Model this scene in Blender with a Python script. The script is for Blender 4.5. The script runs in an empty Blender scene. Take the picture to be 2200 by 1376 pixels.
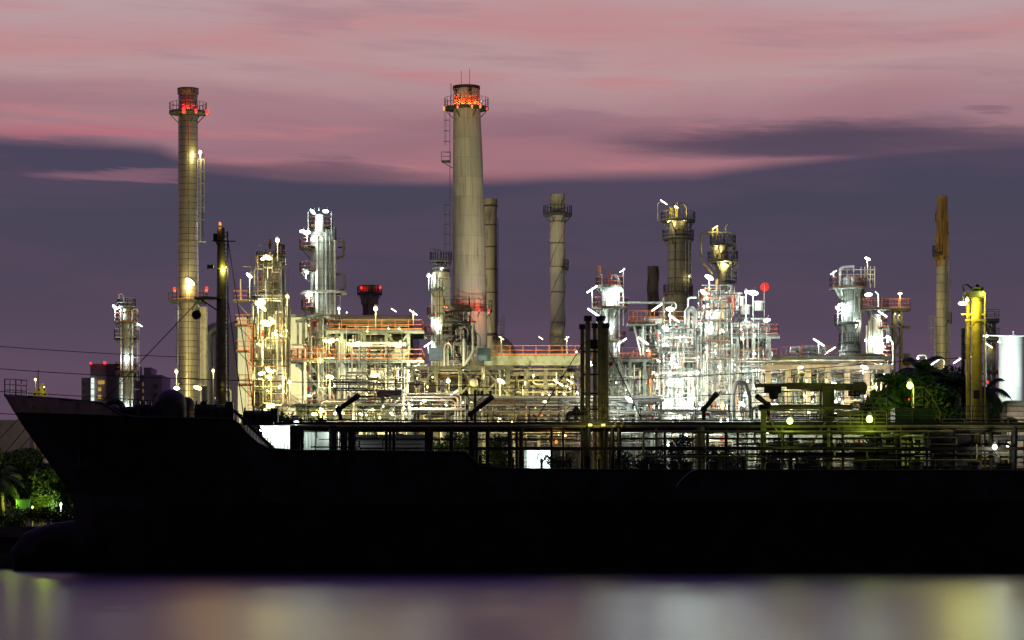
import bpy, math, random
from mathutils import Vector as V, Matrix
sc = bpy.context.scene
col = sc.collection
# ------------------------------------------------------------------ camera, sky, exposure
F, CZ, HY = 5600.0, 3.4, 1130.0          # focal length in photo pixels, eye height (m), row of the horizon
cam_d = bpy.data.cameras.new('camera'); cam = bpy.data.objects.new('camera', cam_d); col.objects.link(cam)
cam.location = (0, 0, CZ); cam.rotation_euler = (math.radians(90), 0, 0)
cam_d.sensor_width = 36; cam_d.lens = 36 * F / 2200; cam_d.shift_y = (HY - 688) / 2200
cam_d.clip_start = 1; cam_d.clip_end = 6000
sc.camera = cam
sc.view_settings.view_transform = 'Standard'; sc.view_settings.look = 'None'
sc.view_settings.exposure = 0; sc.view_settings.gamma = 1
cy = sc.cycles
cy.use_denoising = True; cy.max_bounces = 4; cy.diffuse_bounces = 2; cy.glossy_bounces = 2; cy.volume_bounces = 0
cy.transmission_bounces = 2; cy.transparent_max_bounces = 4
cy.sample_clamp_indirect = 4; cy.sample_clamp_direct = 0; cy.use_light_tree = True
cy.caustics_reflective = False; cy.caustics_refractive = False

def srgb(r, g, b):
    f = lambda c: ((c / 255 + 0.055) / 1.055) ** 2.4 if c > 10 else c / 255 / 12.92
    return (f(r), f(g), f(b), 1)

class NT:
    """small helper for node trees"""
    def __init__(s, tree): s.t = tree; s.n = tree.nodes; s.l = tree.links
    def new(s, kind, **kw):
        n = s.n.new('ShaderNode' + kind)
        for k, v in kw.items(): setattr(n, k, v)
        return n
    def set(s, sock, v):
        if isinstance(v, bpy.types.NodeSocket): s.l.new(v, sock)
        else: sock.default_value = v
    def math(s, op, a, b=0.0, c=0.0, clamp=False):
        n = s.new('Math', operation=op, use_clamp=clamp)
        s.set(n.inputs[0], a); s.set(n.inputs[1], b)
        if op in ('MULTIPLY_ADD', 'COMPARE', 'SMOOTH_MIN'): s.set(n.inputs[2], c)
        return n.outputs[0]
    def ramp(s, fac, stops, interp='LINEAR'):
        n = s.new('ValToRGB'); n.color_ramp.interpolation = interp
        e = n.color_ramp.elements
        while len(e) < len(stops): e.new(0.5)
        for k, (p, c) in zip(e, stops): k.position = p; k.color = c
        s.set(n.inputs[0], fac); return n.outputs[0]
    def maprange(s, v, a, b, c=0., d=1., smooth=True):
        n = s.new('MapRange', interpolation_type='SMOOTHSTEP' if smooth else 'LINEAR')
        for i, x in enumerate((v, a, b, c, d)): s.set(n.inputs[i], x)
        return n.outputs[0]
    def mix(s, f, a, b):
        n = s.new('Mix', data_type='RGBA'); s.set(n.inputs[0], f); s.set(n.inputs[6], a); s.set(n.inputs[7], b)
        return n.outputs[2]
    def noise(s, vec, scale, detail=3., rough=.55, dist=0.):
        n = s.new('TexNoise'); s.set(n.inputs['Vector'], vec)
        n.inputs['Scale'].default_value = scale; n.inputs['Detail'].default_value = detail
        n.inputs['Roughness'].default_value = rough; n.inputs['Distortion'].default_value = dist
        return n.outputs[0]

world = bpy.data.worlds.new('World'); sc.world = world; world.use_nodes = True
w = NT(world.node_tree); w.n.clear()
tc = w.new('TexCoord'); sep = w.new('SeparateXYZ'); w.l.new(tc.outputs['Generated'], sep.inputs[0])
X, Y_, Z = sep.outputs
hyp = w.math('SQRT', w.math('ADD', w.math('MULTIPLY', X, X), w.math('MULTIPLY', Y_, Y_)))
hyp = w.math('MAXIMUM', hyp, 0.02)
az = w.math('ARCTAN2', X, Y_)                              # bearing from the middle of the view, radians
el = w.math('DIVIDE', Z, hyp)                              # tangent of the elevation
comb = w.new('CombineXYZ'); w.set(comb.inputs[0], az); w.set(comb.inputs[1], w.math('MULTIPLY', el, 7.0))
wv = comb.outputs[0]
n1 = w.noise(wv, 9, 4, .5, .3); n2 = w.noise(wv, 4.0, 5, .55, .6)
comb2 = w.new('CombineXYZ'); w.set(comb2.inputs[0], w.math('MULTIPLY', az, 1.2)); w.set(comb2.inputs[1], w.math('MULTIPLY_ADD', el, 13.0, w.math('MULTIPLY', az, .5)))
n3 = w.noise(comb2.outputs[0], 7, 6, .6, .25)
# elevation colours of the afterglow above the cloud bank (0 .. 0.25 rad)
elw = w.math('ADD', el, w.math('MULTIPLY', w.math('SUBTRACT', n2, .5), .05))
pink = w.ramp(w.math('MULTIPLY', elw, 4.0), [(0.50, srgb(160, 104, 117)), (.545, srgb(166, 108, 120)), (.585, srgb(150, 104, 118)), (.64, srgb(166, 121, 131)),
      (.70, srgb(185, 149, 152)), (.745, srgb(191, 138, 142)), (.80, srgb(186, 157, 161)), (.88, srgb(180, 152, 160)), (1.0, srgb(160, 142, 154))])
pink = w.mix(.12, pink, srgb(166, 148, 152))
pink = w.mix(w.maprange(n3, .52, .74, 0, .6), pink, srgb(196, 124, 130))
pink = w.mix(w.maprange(n3, .48, .32, 0, .38), pink, srgb(150, 122, 136))
bank = w.ramp(w.math('MULTIPLY', el, 5.0), [(0.0, srgb(92, 74, 96)), (.28, srgb(90, 72, 94)), (.45, srgb(75, 65, 86)), (.62, srgb(68, 65, 85)), (.75, srgb(72, 65, 88))])
bank = w.mix(w.maprange(n1, .42, .66, 0, .22), bank, srgb(100, 76, 98))
# top edge of the cloud bank against bearing: (1130-py)/5600
fc = w.new('FloatCurve'); cm = fc.mapping.curves[0]
edge = [(0, .1465), (.10, .1463), (.155, .1445), (.20, .1375), (.27, .1345), (.37, .1338), (.60, .1340), (.68, .1345), (.76, .139), (.88, .1436), (1, .1447)]
pts = [((x), (y - .12) * 25) for x, y in edge]
while len(cm.points) < len(pts): cm.points.new(.5, .5)
for p, (a, b) in zip(cm.points, pts): p.location = (a, b); p.handle_type = 'VECTOR'
fc.mapping.update()
w.set(fc.inputs['Value'], w.maprange(az, -.1964, .1964, 0, 1, False))
eb = w.math('MULTIPLY_ADD', fc.outputs[0], .04, .12)
eb = w.math('ADD', eb, w.math('MULTIPLY', w.math('SUBTRACT', n1, .5), .006))
mask = w.maprange(w.math('SUBTRACT', el, eb), -.0040, .0040)
def blob(cx, cyy, rx, ry, pw=1.):
    a = w.math('DIVIDE', w.math('SUBTRACT', az, (cx - 1100) / F), rx / F)
    b = w.math('DIVIDE', w.math('SUBTRACT', w.math('ADD', el, w.math('MULTIPLY', w.math('SUBTRACT', n3, .5), .02)), (HY - cyy) / F), ry / F)
    d = w.math('ADD', w.math('MULTIPLY', a, a), w.math('MULTIPLY', b, b))
    return w.maprange(d, 1.3, .0, 0, pw)
sky = w.mix(mask, bank, pink)
sky = w.mix(blob(1690, 304, 430, 46, .95), sky, srgb(80, 68, 88))
sky = w.mix(blob(1960, 318, 420, 30, .8), sky, srgb(82, 69, 89))
sky = w.mix(blob(640, 372, 330, 26, .7), sky, srgb(92, 74, 92))
sky = w.mix(blob(250, 386, 190, 16, .6), sky, srgb(150, 104, 120))
sky = w.mix(blob(1250, 270, 420, 26, .35), sky, srgb(126, 92, 112))
sky = w.mix(blob(2110, 265, 60, 7, .5), sky, srgb(120, 88, 104))
sky = w.mix(blob(200, 290, 260, 22, .6), sky, srgb(190, 108, 122))
zen = w.mix(w.maprange(el, .20, .42), sky, srgb(98, 74, 158))  # upper sky, out of view, tinted violet to colour the water
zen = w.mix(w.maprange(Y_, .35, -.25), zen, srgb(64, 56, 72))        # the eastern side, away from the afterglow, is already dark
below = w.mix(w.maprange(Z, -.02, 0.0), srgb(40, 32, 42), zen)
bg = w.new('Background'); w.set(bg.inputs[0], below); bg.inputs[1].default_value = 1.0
# a trace of physical twilight sky on top (sun just below the horizon)
nish = w.new('TexSky', sky_type='NISHITA'); nish.sun_disc = False; nish.sun_elevation = math.radians(-3); nish.sun_rotation = math.radians(0)
bg2 = w.new('Background'); w.l.new(nish.outputs[0], bg2.inputs[0]); bg2.inputs[1].default_value = 0.02
ad = w.new('AddShader'); w.l.new(bg.outputs[0], ad.inputs[0]); w.l.new(bg2.outputs[0], ad.inputs[1])
wo = w.new('OutputWorld'); w.l.new(ad.outputs[0], wo.inputs[0])

# ------------------------------------------------------------------ materials
M = {}
def mat(name, c, rough=.6, metal=0., var=.25, scale=1.2, stretch=(1, 1, 1), bump=0., c2=None, thr=(.45, .65)):
    m = bpy.data.materials.new(name); m.use_nodes = True; t = NT(m.node_tree); b = t.n['Principled BSDF']
    tcn = t.new('TexCoord'); mp = t.new('Mapping'); mp.inputs['Scale'].default_value = stretch
    t.l.new(tcn.outputs['Object'], mp.inputs[0])
    nz = t.noise(mp.outputs[0], scale, 5, .6, .2)
    cc = tuple(c) + (1,) if len(c) == 3 else c
    dk = tuple(x * (1 - var) for x in cc[:3]) + (1,) if c2 is None else tuple(c2) + (1,)
    t.set(b.inputs['Base Color'], t.mix(t.maprange(nz, thr[0], thr[1]), cc, dk))
    t.set(b.inputs['Roughness'], t.maprange(nz, .3, .7, rough * .85, min(1, rough * 1.2)))
    b.inputs['Metallic'].default_value = metal
    if bump:
        bp = t.new('Bump'); bp.inputs['Strength'].default_value = bump; bp.inputs['Distance'].default_value = .1
        t.set(bp.inputs['Height'], nz); t.l.new(bp.outputs[0], b.inputs['Normal'])
    if name.startswith('leaf'): b.inputs['Specular IOR Level'].default_value = .1
    M[name] = m; return m
def clad(name, c, metal=.7, rough=.36, bw=2.4, bh=1.1, stain=.35, seam=.35):
    """sheet-metal jacket: panels with seams (uv in metres) and run-down stains"""
    m = bpy.data.materials.new(name); m.use_nodes = True; t = NT(m.node_tree); b = t.n['Principled BSDF']
    uv = t.new('UVMap'); br = t.new('TexBrick')
    t.l.new(uv.outputs[0], br.inputs['Vector'])
    br.offset = 0.0; br.inputs['Scale'].default_value = 1; br.inputs['Brick Width'].default_value = bw; br.inputs['Row Height'].default_value = bh
    br.inputs['Mortar Size'].default_value = .045; br.inputs['Mortar Smooth'].default_value = .3
    cc = tuple(c) + (1,)
    br.inputs['Color1'].default_value = cc; br.inputs['Color2'].default_value = tuple(x * .82 for x in c) + (1,)
    br.inputs['Mortar'].default_value = tuple(x * seam for x in c) + (1,)
    mp = t.new('Mapping'); mp.inputs['Scale'].default_value = (1.6, .09, 1); t.l.new(uv.outputs[0], mp.inputs[0])
    nz = t.noise(mp.outputs[0], 1.6, 6, .62, .1)
    colr = t.mix(t.maprange(nz, .48, .68, 0, stain), br.outputs[0], (.12, .085, .05, 1))
    t.set(b.inputs['Base Color'], colr); b.inputs['Metallic'].default_value = metal
    t.set(b.inputs['Roughness'], t.maprange(nz, .3, .7, rough * .8, rough * 1.5))
    bp = t.new('Bump'); bp.inputs['Strength'].default_value = .4; bp.inputs['Distance'].default_value = .05; bp.invert = True
    t.set(bp.inputs['Height'], br.outputs[1]); t.l.new(bp.outputs[0], b.inputs['Normal'])
    M[name] = m; return m
def emis(name, c, s):
    m = bpy.data.materials.new(name); m.use_nodes = True; t = NT(m.node_tree); t.n.clear()
    e = t.new('Emission'); e.inputs[0].default_value = tuple(c) + (1,); e.inputs[1].default_value = s
    o = t.new('OutputMaterial'); t.l.new(e.outputs[0], o.inputs[0]); m.cycles.emission_sampling = 'NONE'
    M[name] = m; return m
clad('clad', (.52, .50, .44), .45, .38); clad('clad_warm', (.56, .50, .36), .3, .42); clad('clad_dark', (.26, .24, .20), .5, .5, stain=.7)
clad('clad_bright', (.64, .65, .62), .35, .38, 3.0, 1.6, .15, .6)
clad('stack_steel', (.48, .44, .36), .75, .36, 1.3, .75, .35, .25)
clad('tank_white', (.8, .8, .76), 0, .5, 4.5, 2.2, .08, .85)
mat('steel', (.19, .22, .19), .6, .0, .35, 1.5); mat('galv', (.42, .43, .39), .5, .3, .3, 2.0)
mat('pipe', (.58, .56, .50), .34, .4, .4, 1.2); mat('pipe_white', (.74, .73, .68), .45, .1, .3, 1.5)
mat('pipe_dark', (.10, .095, .085), .5, .3, .5, 2); mat('pipe_brown', (.34, .20, .10), .55, .2, .5, 2)
mat('orange', (.66, .19, .08), .5, 0, .3, 3); mat('dark', (.035, .035, .033), .7, .1, .4, 2)
mat('grate', (.11, .115, .10), .7, .3, .4, 3)
mat('rust', (.46, .28, .08), .6, .2, .5, 1.5, (1.5, 1.5, .12), 0, (.20, .10, .04)); mat('yellow', (.46, .38, .05), .45, 0, .4, 1.3)
mat('concrete', (.46, .43, .35), .85, 0, .3, 2.2, (1.2, 1.2, .05), .15, (.33, .28, .19), (.52, .74))
clad('concrete_shaft', (.44, .41, .33), 0, .85, 6.0, 2.6, .5, .72)
mat('flue', (.30, .26, .18), .7, .2, .4, 1.2, (1, 1, .15), .1, (.13, .10, .065)); mat('beam_pink', (.56, .45, .34), .8, 0, .25, 1.5)
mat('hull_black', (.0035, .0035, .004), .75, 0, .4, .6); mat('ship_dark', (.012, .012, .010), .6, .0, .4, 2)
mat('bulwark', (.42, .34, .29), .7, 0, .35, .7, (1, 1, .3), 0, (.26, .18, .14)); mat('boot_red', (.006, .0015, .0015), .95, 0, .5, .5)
mat('wall_pale', (.60, .60, .45), .8, 0, .10, .3, (1, 1, .3)); mat('wall_white', (.75, .76, .72), .7, 0, .1, .5)
mat('wall_far', (.42, .36, .38), .9, 0, .2, .2); mat('wall_far_dark', (.2, .17, .19), .9, 0, .2, .2)
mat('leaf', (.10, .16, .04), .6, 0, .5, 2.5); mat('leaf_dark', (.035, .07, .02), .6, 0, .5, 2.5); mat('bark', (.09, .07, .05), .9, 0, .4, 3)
mat('green_paint', (.03, .12, .05), .5, 0, .3, 2); mat('blue_paint', (.05, .10, .17), .5, 0, .3, 2); mat('red_paint', (.5, .04, .03), .5, 0, .3, 2)
mat('soil', (.07, .065, .05), .95, 0, .5, .2); mat('quay', (.10, .095, .08), .9, 0, .5, .8, (1, 1, 2), .3); mat('rope', (.03, .03, .03), .9)
mat('grey_yellow', (.22, .21, .08), .5, .1, .4, 2)
COL = {'E': (1, .09, .01), 'P': (1, .90, .55), 'W': (1, .84, .30), 'C': (.80, 1, .93), 'N': (1, .97, .82), 'G': (.78, 1, .10), 'O': (1, .45, .1), 'R': (1, .03, .02), 'Y': (1, .88, .22)}
emis('bulb_W', (1, .86, .45), 7); emis('bulb_C', (.9, 1, .98), 7); emis('bulb_N', (1, .97, .82), 7); emis('bulb_G', (.75, 1, .12), 8)
emis('bulb_O', (1, .16, .02), 2.6); emis('bulb_R', (1, .02, .02), 4); emis('bulb_Y', (1, .90, .3), 7)
emis('window_white', (.85, 1, .9), 1.0); emis('window_amber', (1, .6, .15), .45); emis('window_dim', (1, .6, .3), .12)

# ------------------------------------------------------------------ mesh building
def P(px, py, Y): return V(((px - 1100) * Y / F, Y, CZ + (HY - py) * Y / F))
def k(Y): return Y / F                                     # metres per photo pixel at depth Y
GZ = 3.0
class MB:
    def __init__(s): s.v = []; s.f = []; s.uv = []
    def add(s, vs, fs, uvs=None):
        o = len(s.v); s.v += [tuple(x) for x in vs]
        for i, f in enumerate(fs):
            s.f.append([o + a for a in f]); s.uv.append(uvs[i] if uvs else None)
        return s
    def box(s, c, d, rz=0.):
        cx, cy_, cz = c; x, y, z = d[0] / 2, d[1] / 2, d[2] / 2; ca, sa = math.cos(rz), math.sin(rz)
        vs = [(cx + ca * a * x - sa * b * y, cy_ + sa * a * x + ca * b * y, cz + e * z) for e in (-1, 1) for a, b in ((-1, -1), (1, -1), (1, 1), (-1, 1))]
        return s.add(vs, [(3, 2, 1, 0), (4, 5, 6, 7), (0, 1, 5, 4), (1, 2, 6, 5), (2, 3, 7, 6), (3, 0, 4, 7)])
    def beam(s, a, b, w_, h=None, up=(0, 0, 1)):
        a, b = V(a), V(b); d = (b - a)
        if d.length < 1e-4: return s
        d.normalize(); u = V(up)
        if abs(d.dot(u)) > .98: u = V((0, 1, 0))
        r = d.cross(u).normalized() * w_ / 2; t = r.normalized().cross(d).normalized() * (h or w_) / 2
        vs = [p + i * r + j * t for p in (a, b) for i, j in ((-1, -1), (1, -1), (1, 1), (-1, 1))]
        return s.add(vs, [(3, 2, 1, 0), (4, 5, 6, 7), (0, 1, 5, 4), (1, 2, 6, 5), (2, 3, 7, 6), (3, 0, 4, 7)])
    def tube(s, pts, r, n=8, rads=None, caps=True):
        pts = [V(p) for p in pts]; m = len(pts); prev = None; rings = []
        for i, p in enumerate(pts):
            d = (pts[min(i + 1, m - 1)] - pts[max(i - 1, 0)])
            if d.length < 1e-6: d = V((0, 0, 1))
            d.normalize()
            if prev is None:
                u = V((0, 0, 1)) if abs(d.z) < .9 else V((0, 1, 0)); x = d.cross(u).normalized()
            else:
                x = (prev - d * prev.dot(d)); x = x.normalized() if x.length > 1e-5 else d.orthogonal().normalized()
            prev = x; y = d.cross(x); rr = rads[i] if rads else r
            rings.append([p + (x * math.cos(2 * math.pi * j / n) + y * math.sin(2 * math.pi * j / n)) * rr for j in range(n)])
        vs = [q for R in rings for q in R]
        fs = [(i * n + j, i * n + (j + 1) % n, (i + 1) * n + (j + 1) % n, (i + 1) * n + j) for i in range(m - 1) for j in range(n)]
        if caps: fs += [tuple(range(n))[::-1], tuple((m - 1) * n + j for j in range(n))]
        return s.add(vs, fs)
    def cyl(s, a, b, r, n=10, r2=None): return s.tube([a, b], r, n, [r, r if r2 is None else r2])
    def lathe(s, c, prof, n=32, a0=0., a1=360., ax=None):
        """prof: (r, z[, dx]) from bottom to top, uv in metres"""
        cx, cy_ = c; full = abs(a1 - a0) >= 359.9; m = n if full else n + 1; vs = []; fs = []; uvs = []
        for q in prof:
            dx = q[2] if len(q) > 2 else 0
            for j in range(m):
                a = math.radians(a0 + (a1 - a0) * j / n); vs.append((cx + dx + q[0] * math.cos(a), cy_ + q[0] * math.sin(a), q[1]))
        R = max(q[0] for q in prof)
        for i in range(len(prof) - 1):
            for j in range(n):
                j2 = (j + 1) % m; fs.append((i * m + j, i * m + j2, (i + 1) * m + j2, (i + 1) * m + j))
                ua, ub = j / n * math.radians(a1 - a0) * R, (j + 1) / n * math.radians(a1 - a0) * R
                za, zb = prof[i][1], prof[i + 1][1]
                if abs(za - zb) < .01: zb = za + abs(prof[i][0] - prof[i + 1][0])
                uvs.append([(ua, za), (ub, za), (ub, zb), (ua, zb)])
        return s.add(vs, fs, uvs)
    def ball(s, c, r, n=12, sq=(1, 1, 1)):
        vs = []; fs = []; m = max(4, n // 2)
        for i in range(m + 1):
            t = math.pi * i / m - math.pi / 2
            for j in range(n):
                a = 2 * math.pi * j / n; vs.append((c[0] + r * sq[0] * math.cos(t) * math.cos(a), c[1] + r * sq[1] * math.cos(t) * math.sin(a), c[2] + r * sq[2] * math.sin(t)))
        for i in range(m):
            for j in range(n): fs.append((i * n + j, i * n + (j + 1) % n, (i + 1) * n + (j + 1) % n, (i + 1) * n + j))
        return s.add(vs, fs)
    def rail(s, pts, h=1.1, w_=.07, step=1.5, bars=2, closed=False):
        pts = [V(p) for p in pts]
        if closed: pts.append(pts[0])
        up = V((0, 0, 1))
        for a, b in zip(pts, pts[1:]):
            L = (b - a).length; m = max(1, round(L / step))
            for i in range(m + 1):
                p = a.lerp(b, i / m); s.beam(p, p + up * h, w_, w_)
            for q in range(bars): s.beam(a + up * h * (q + 1) / bars, b + up * h * (q + 1) / bars, w_ * .9, w_ * .9)
            s.beam(a + up * .06, b + up * .06, .03, .1)
        return s
    def build(s, name, m, parent=None, smooth=False, origin=None):
        me = bpy.data.meshes.new(name); off = V(origin) if origin is not None else V((0, 0, 0))
        me.from_pydata([tuple(V(v) - off) for v in s.v] if origin is not None else s.v, [], s.f)
        if any(s.uv):
            ul = me.uv_layers.new(name='UVMap'); li = 0
            for f, uv in zip(s.f, s.uv):
                for q in range(len(f)):
                    if uv: ul.data[li].uv = uv[q]
                    li += 1
        for mm in (m if isinstance(m, (list, tuple)) else [m]): me.materials.append(M[mm])
        if smooth:
            me.polygons.foreach_set('use_smooth', [True] * len(me.polygons)); me.set_sharp_from_angle(angle=math.radians(40))
        me.validate()
        o = bpy.data.objects.new(name, me); col.objects.link(o); o.location = off
        if parent is not None:
            o.parent = parent
            if parent.type == 'EMPTY': o.matrix_parent_inverse = Matrix.Translation(-parent.location)
            elif parent.location.length > 0: o.matrix_parent_inverse = Matrix.Translation(-parent.location)
        return o

def fillet(pts, r=.4, n=4):
    pts = [V(p) for p in pts]; out = [pts[0]]
    for a, b, c in zip(pts, pts[1:], pts[2:]):
        d1 = a - b; d2 = c - b; q = min(r, d1.length * .45, d2.length * .45)
        if q < 1e-3: out.append(b); continue
        p1 = b + d1.normalized() * q; p2 = b + d2.normalized() * q
        for i in range(n + 1):
            t = i / n; out.append(p1 * (1 - t) ** 2 + b * 2 * t * (1 - t) + p2 * t * t)
    out.append(pts[-1]); return out

def tag(o, label, cat, group=None, kind=None):
    if label: o['label'] = label
    if cat: o['category'] = cat
    if group: o['group'] = group
    if kind: o['kind'] = kind
    return o
def thing(name, label, cat, loc, group=None):
    o = bpy.data.objects.new(name, None); col.objects.link(o); o.location = V(loc); o.empty_display_size = 1
    return tag(o, label, cat, group, 'thing')

def light(T, p, c, e, r=.25, typ='POINT', to=None, angle=70):
    d = bpy.data.lights.new('light', typ); d.color = COL[c]; d.energy = e; d.shadow_soft_size = r
    o = bpy.data.objects.new('light_source', d); col.objects.link(o); o.location = V(p)
    if typ == 'SPOT':
        d.spot_size = math.radians(angle); d.spot_blend = 1.0
        o.rotation_euler = (V(to) - V(p)).to_track_quat('-Z', 'Y').to_euler()
    if T is not None:
        o.parent = T
        if T.location.length > 0: o.matrix_parent_inverse = Matrix.Translation(-T.location)
    return o
LP = .27
def lamp(T, px, py, Y, kind='globe', c='W', p=1., s=1., pole=None, L=True):
    """a luminaire fixed to its thing: housing, bulb as its sub-part, and the light it gives"""
    q = P(px, py, Y); b = MB(); e = MB()
    if kind == 'globe':
        b.cyl(q + V((0, 0, .2 * s)), q + V((0, 0, .42 * s)), .18 * s, 10, .08 * s); e.ball(q, .19 * s, 12, (1, 1, 1.05))
    elif kind == 'beacon':
        b.cyl(q + V((0, 0, -.38 * s)), q + V((0, 0, -.16 * s)), .18 * s, 8); e.ball(q, .16 * s, 10, (1, 1, 1.2))
    elif kind == 'flood':
        d = V((-.28, -.75, -.4)).normalized(); r = d.cross(V((0, 0, 1))).normalized(); u = r.cross(d)
        s2 = s * .60; th = ((px * 7 + py * 13) % 10) * .12 - .2; ct, st = math.cos(th), math.sin(th)
        for (mm, o0, o1, k0, k1) in ((b, -.22, .10, .55, 1.0), (e, .10, .17, .93, .75)):
            ring = [[q + d * o_ * s2 + (r * (.60 * math.cos(a) * ct - .30 * math.sin(a) * st) + u * (.60 * math.cos(a) * st + .30 * math.sin(a) * ct)) * s2 * kk for a in [2 * math.pi * i / 14 for i in range(14)]] for o_, kk in ((o0, k0), (o1, k1))]
            mm.add(ring[0] + ring[1], [(i, (i + 1) % 14, 14 + (i + 1) % 14, 14 + i) for i in range(14)] + [tuple(range(14))[::-1], tuple(range(14, 28))])
        b.beam(q - d * .1, q - d * .5 * s + V((0, 0, .3)), .08, .08)
    elif kind == 'tube' or kind == 'tube2':
        a = V((.75, 0, .5 if kind == 'tube' else -.5)) * s; b.beam(q - a + V((0, .06, .08)), q + a + V((0, .06, .08)), .26 * s, .12 * s); e.beam(q - a * .95, q + a * .95, .24 * s, .16 * s)
    if pole is not None:
        f = P(px, pole, Y); arm = V((-.5, 0, .05)) if kind in ('tube',) else V((0, .0, .5 * s))
        b.tube(fillet([f, V((f.x, f.y, q.z)) + arm * 0 + V((0, .25, .3)), q + V((0, .1, .2))], .3, 3), .06, 6)
    o = b.build('lamp', 'galv', T); e.build('bulb', 'bulb_' + c, o)
    if L: light(o, q + V((0, -.5 * s, -.3 * s)), c, 900 * p * LP * (.95 if c == 'C' else 1) * (.25 if kind == 'beacon' and c == 'R' else 1), .22 * s)
    return o
def lamps(T, Y, lst):
    for a in lst:
        a = list(a) + [None] * (7 - len(a)); px, py, kind, c, p, s, pole = a[:7]
        lamp(T, px, py, Y, kind, c, p if p is not None else 1., s or 1., pole)

def platform(T, cx, cy_, z, ri, ro, a0=0, a1=360, rail='orange', h=1.1, deckm='grate', br=True):
    full = abs(a1 - a0) >= 359; n = max(6, int(abs(a1 - a0) / 15))
    d = MB(); d.lathe((cx, cy_), [(ri, z - .14), (ro, z - .14), (ro, z + .06), (ri, z + .06)], n, a0, a1)
    if br:
        for i in range(n // 2 + 1):
            a = math.radians(a0 + (a1 - a0) * i / (n // 2)); u = V((math.cos(a), math.sin(a), 0))
            if i % 2 == 0: d.beam(V((cx, cy_, z - .14)) + u * ro * .95, V((cx, cy_, z - .2 - (ro - ri) * .9)) + u * ri, .09, .09)
    o = d.build('platform', deckm, T)
    pts = [(cx + (ro - .05) * math.cos(math.radians(a0 + (a1 - a0) * j / n)), cy_ + (ro - .05) * math.sin(math.radians(a0 + (a1 - a0) * j / n)), z + .06) for j in range(n + 1)]
    if not full: pts = [(cx + ri * math.cos(math.radians(a0)), cy_ + ri * math.sin(math.radians(a0)), z + .06)] + pts + [(cx + ri * math.cos(math.radians(a1)), cy_ + ri * math.sin(math.radians(a1)), z + .06)]
    MB().rail(pts, h, .055, 1.3, 2).build('railing', rail, o)
    return o
def ladder(T, base, top, m='galv', cage=True, side=V((0, -1, 0))):
    b = MB(); base, top = V(base), V(top); r = V((0, 0, 1)).cross(side).normalized() * .25
    b.beam(base - r, top - r, .06, .06); b.beam(base + r, top + r, .06, .06)
    n = int((top - base).length / .45)
    for i in range(n): q = base.lerp(top, (i + .5) / n); b.beam(q - r, q + r, .04, .04)
    if cage:
        m_ = int((top - base).length / 1.3)
        for i in range(1, m_ + 1):
            q = base.lerp(top, i / m_); pt = [q + r * 1.4 * math.cos(a) + side * .75 * math.sin(a) for a in [math.pi * j / 6 for j in range(7)]]
            for u, v in zip(pt, pt[1:]): b.beam(u, v, .05, .04)
        for a in (math.pi * .25, math.pi * .5, math.pi * .75):
            o = r * 1.4 * math.cos(a) + side * .75 * math.sin(a); b.beam(base.lerp(top, min(.9, 2.3 / max(2.4, (top - base).length))) + o, top + o, .04, .04)
    return b.build('ladder', m, T)
def pipe(T, pts, r, m='pipe', name='pipe', fr=None, n=8):
    b = MB(); b.tube(fillet(pts, fr if fr is not None else max(.25, r * 2.2), 4), r, n)
    for q in (pts[0], pts[-1]): pass
    return b.build(name, m, T, True)
def pipe_px(T, Y, path, rpx, m='pipe', name='pipe', n=8):
    pts = [P(a[0], a[1], Y + (a[2] if len(a) > 2 else 0)) for a in path]
    return pipe(T, pts, rpx * k(Y), m, name, rpx * k(Y) * 3, n)
def dome_prof(r, z, sq=.5, n=5):
    return [(max(.02, r * math.cos(math.pi / 2 * i / n)), z + r * sq * math.sin(math.pi / 2 * i / n)) for i in range(1, n + 1)]
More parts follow.
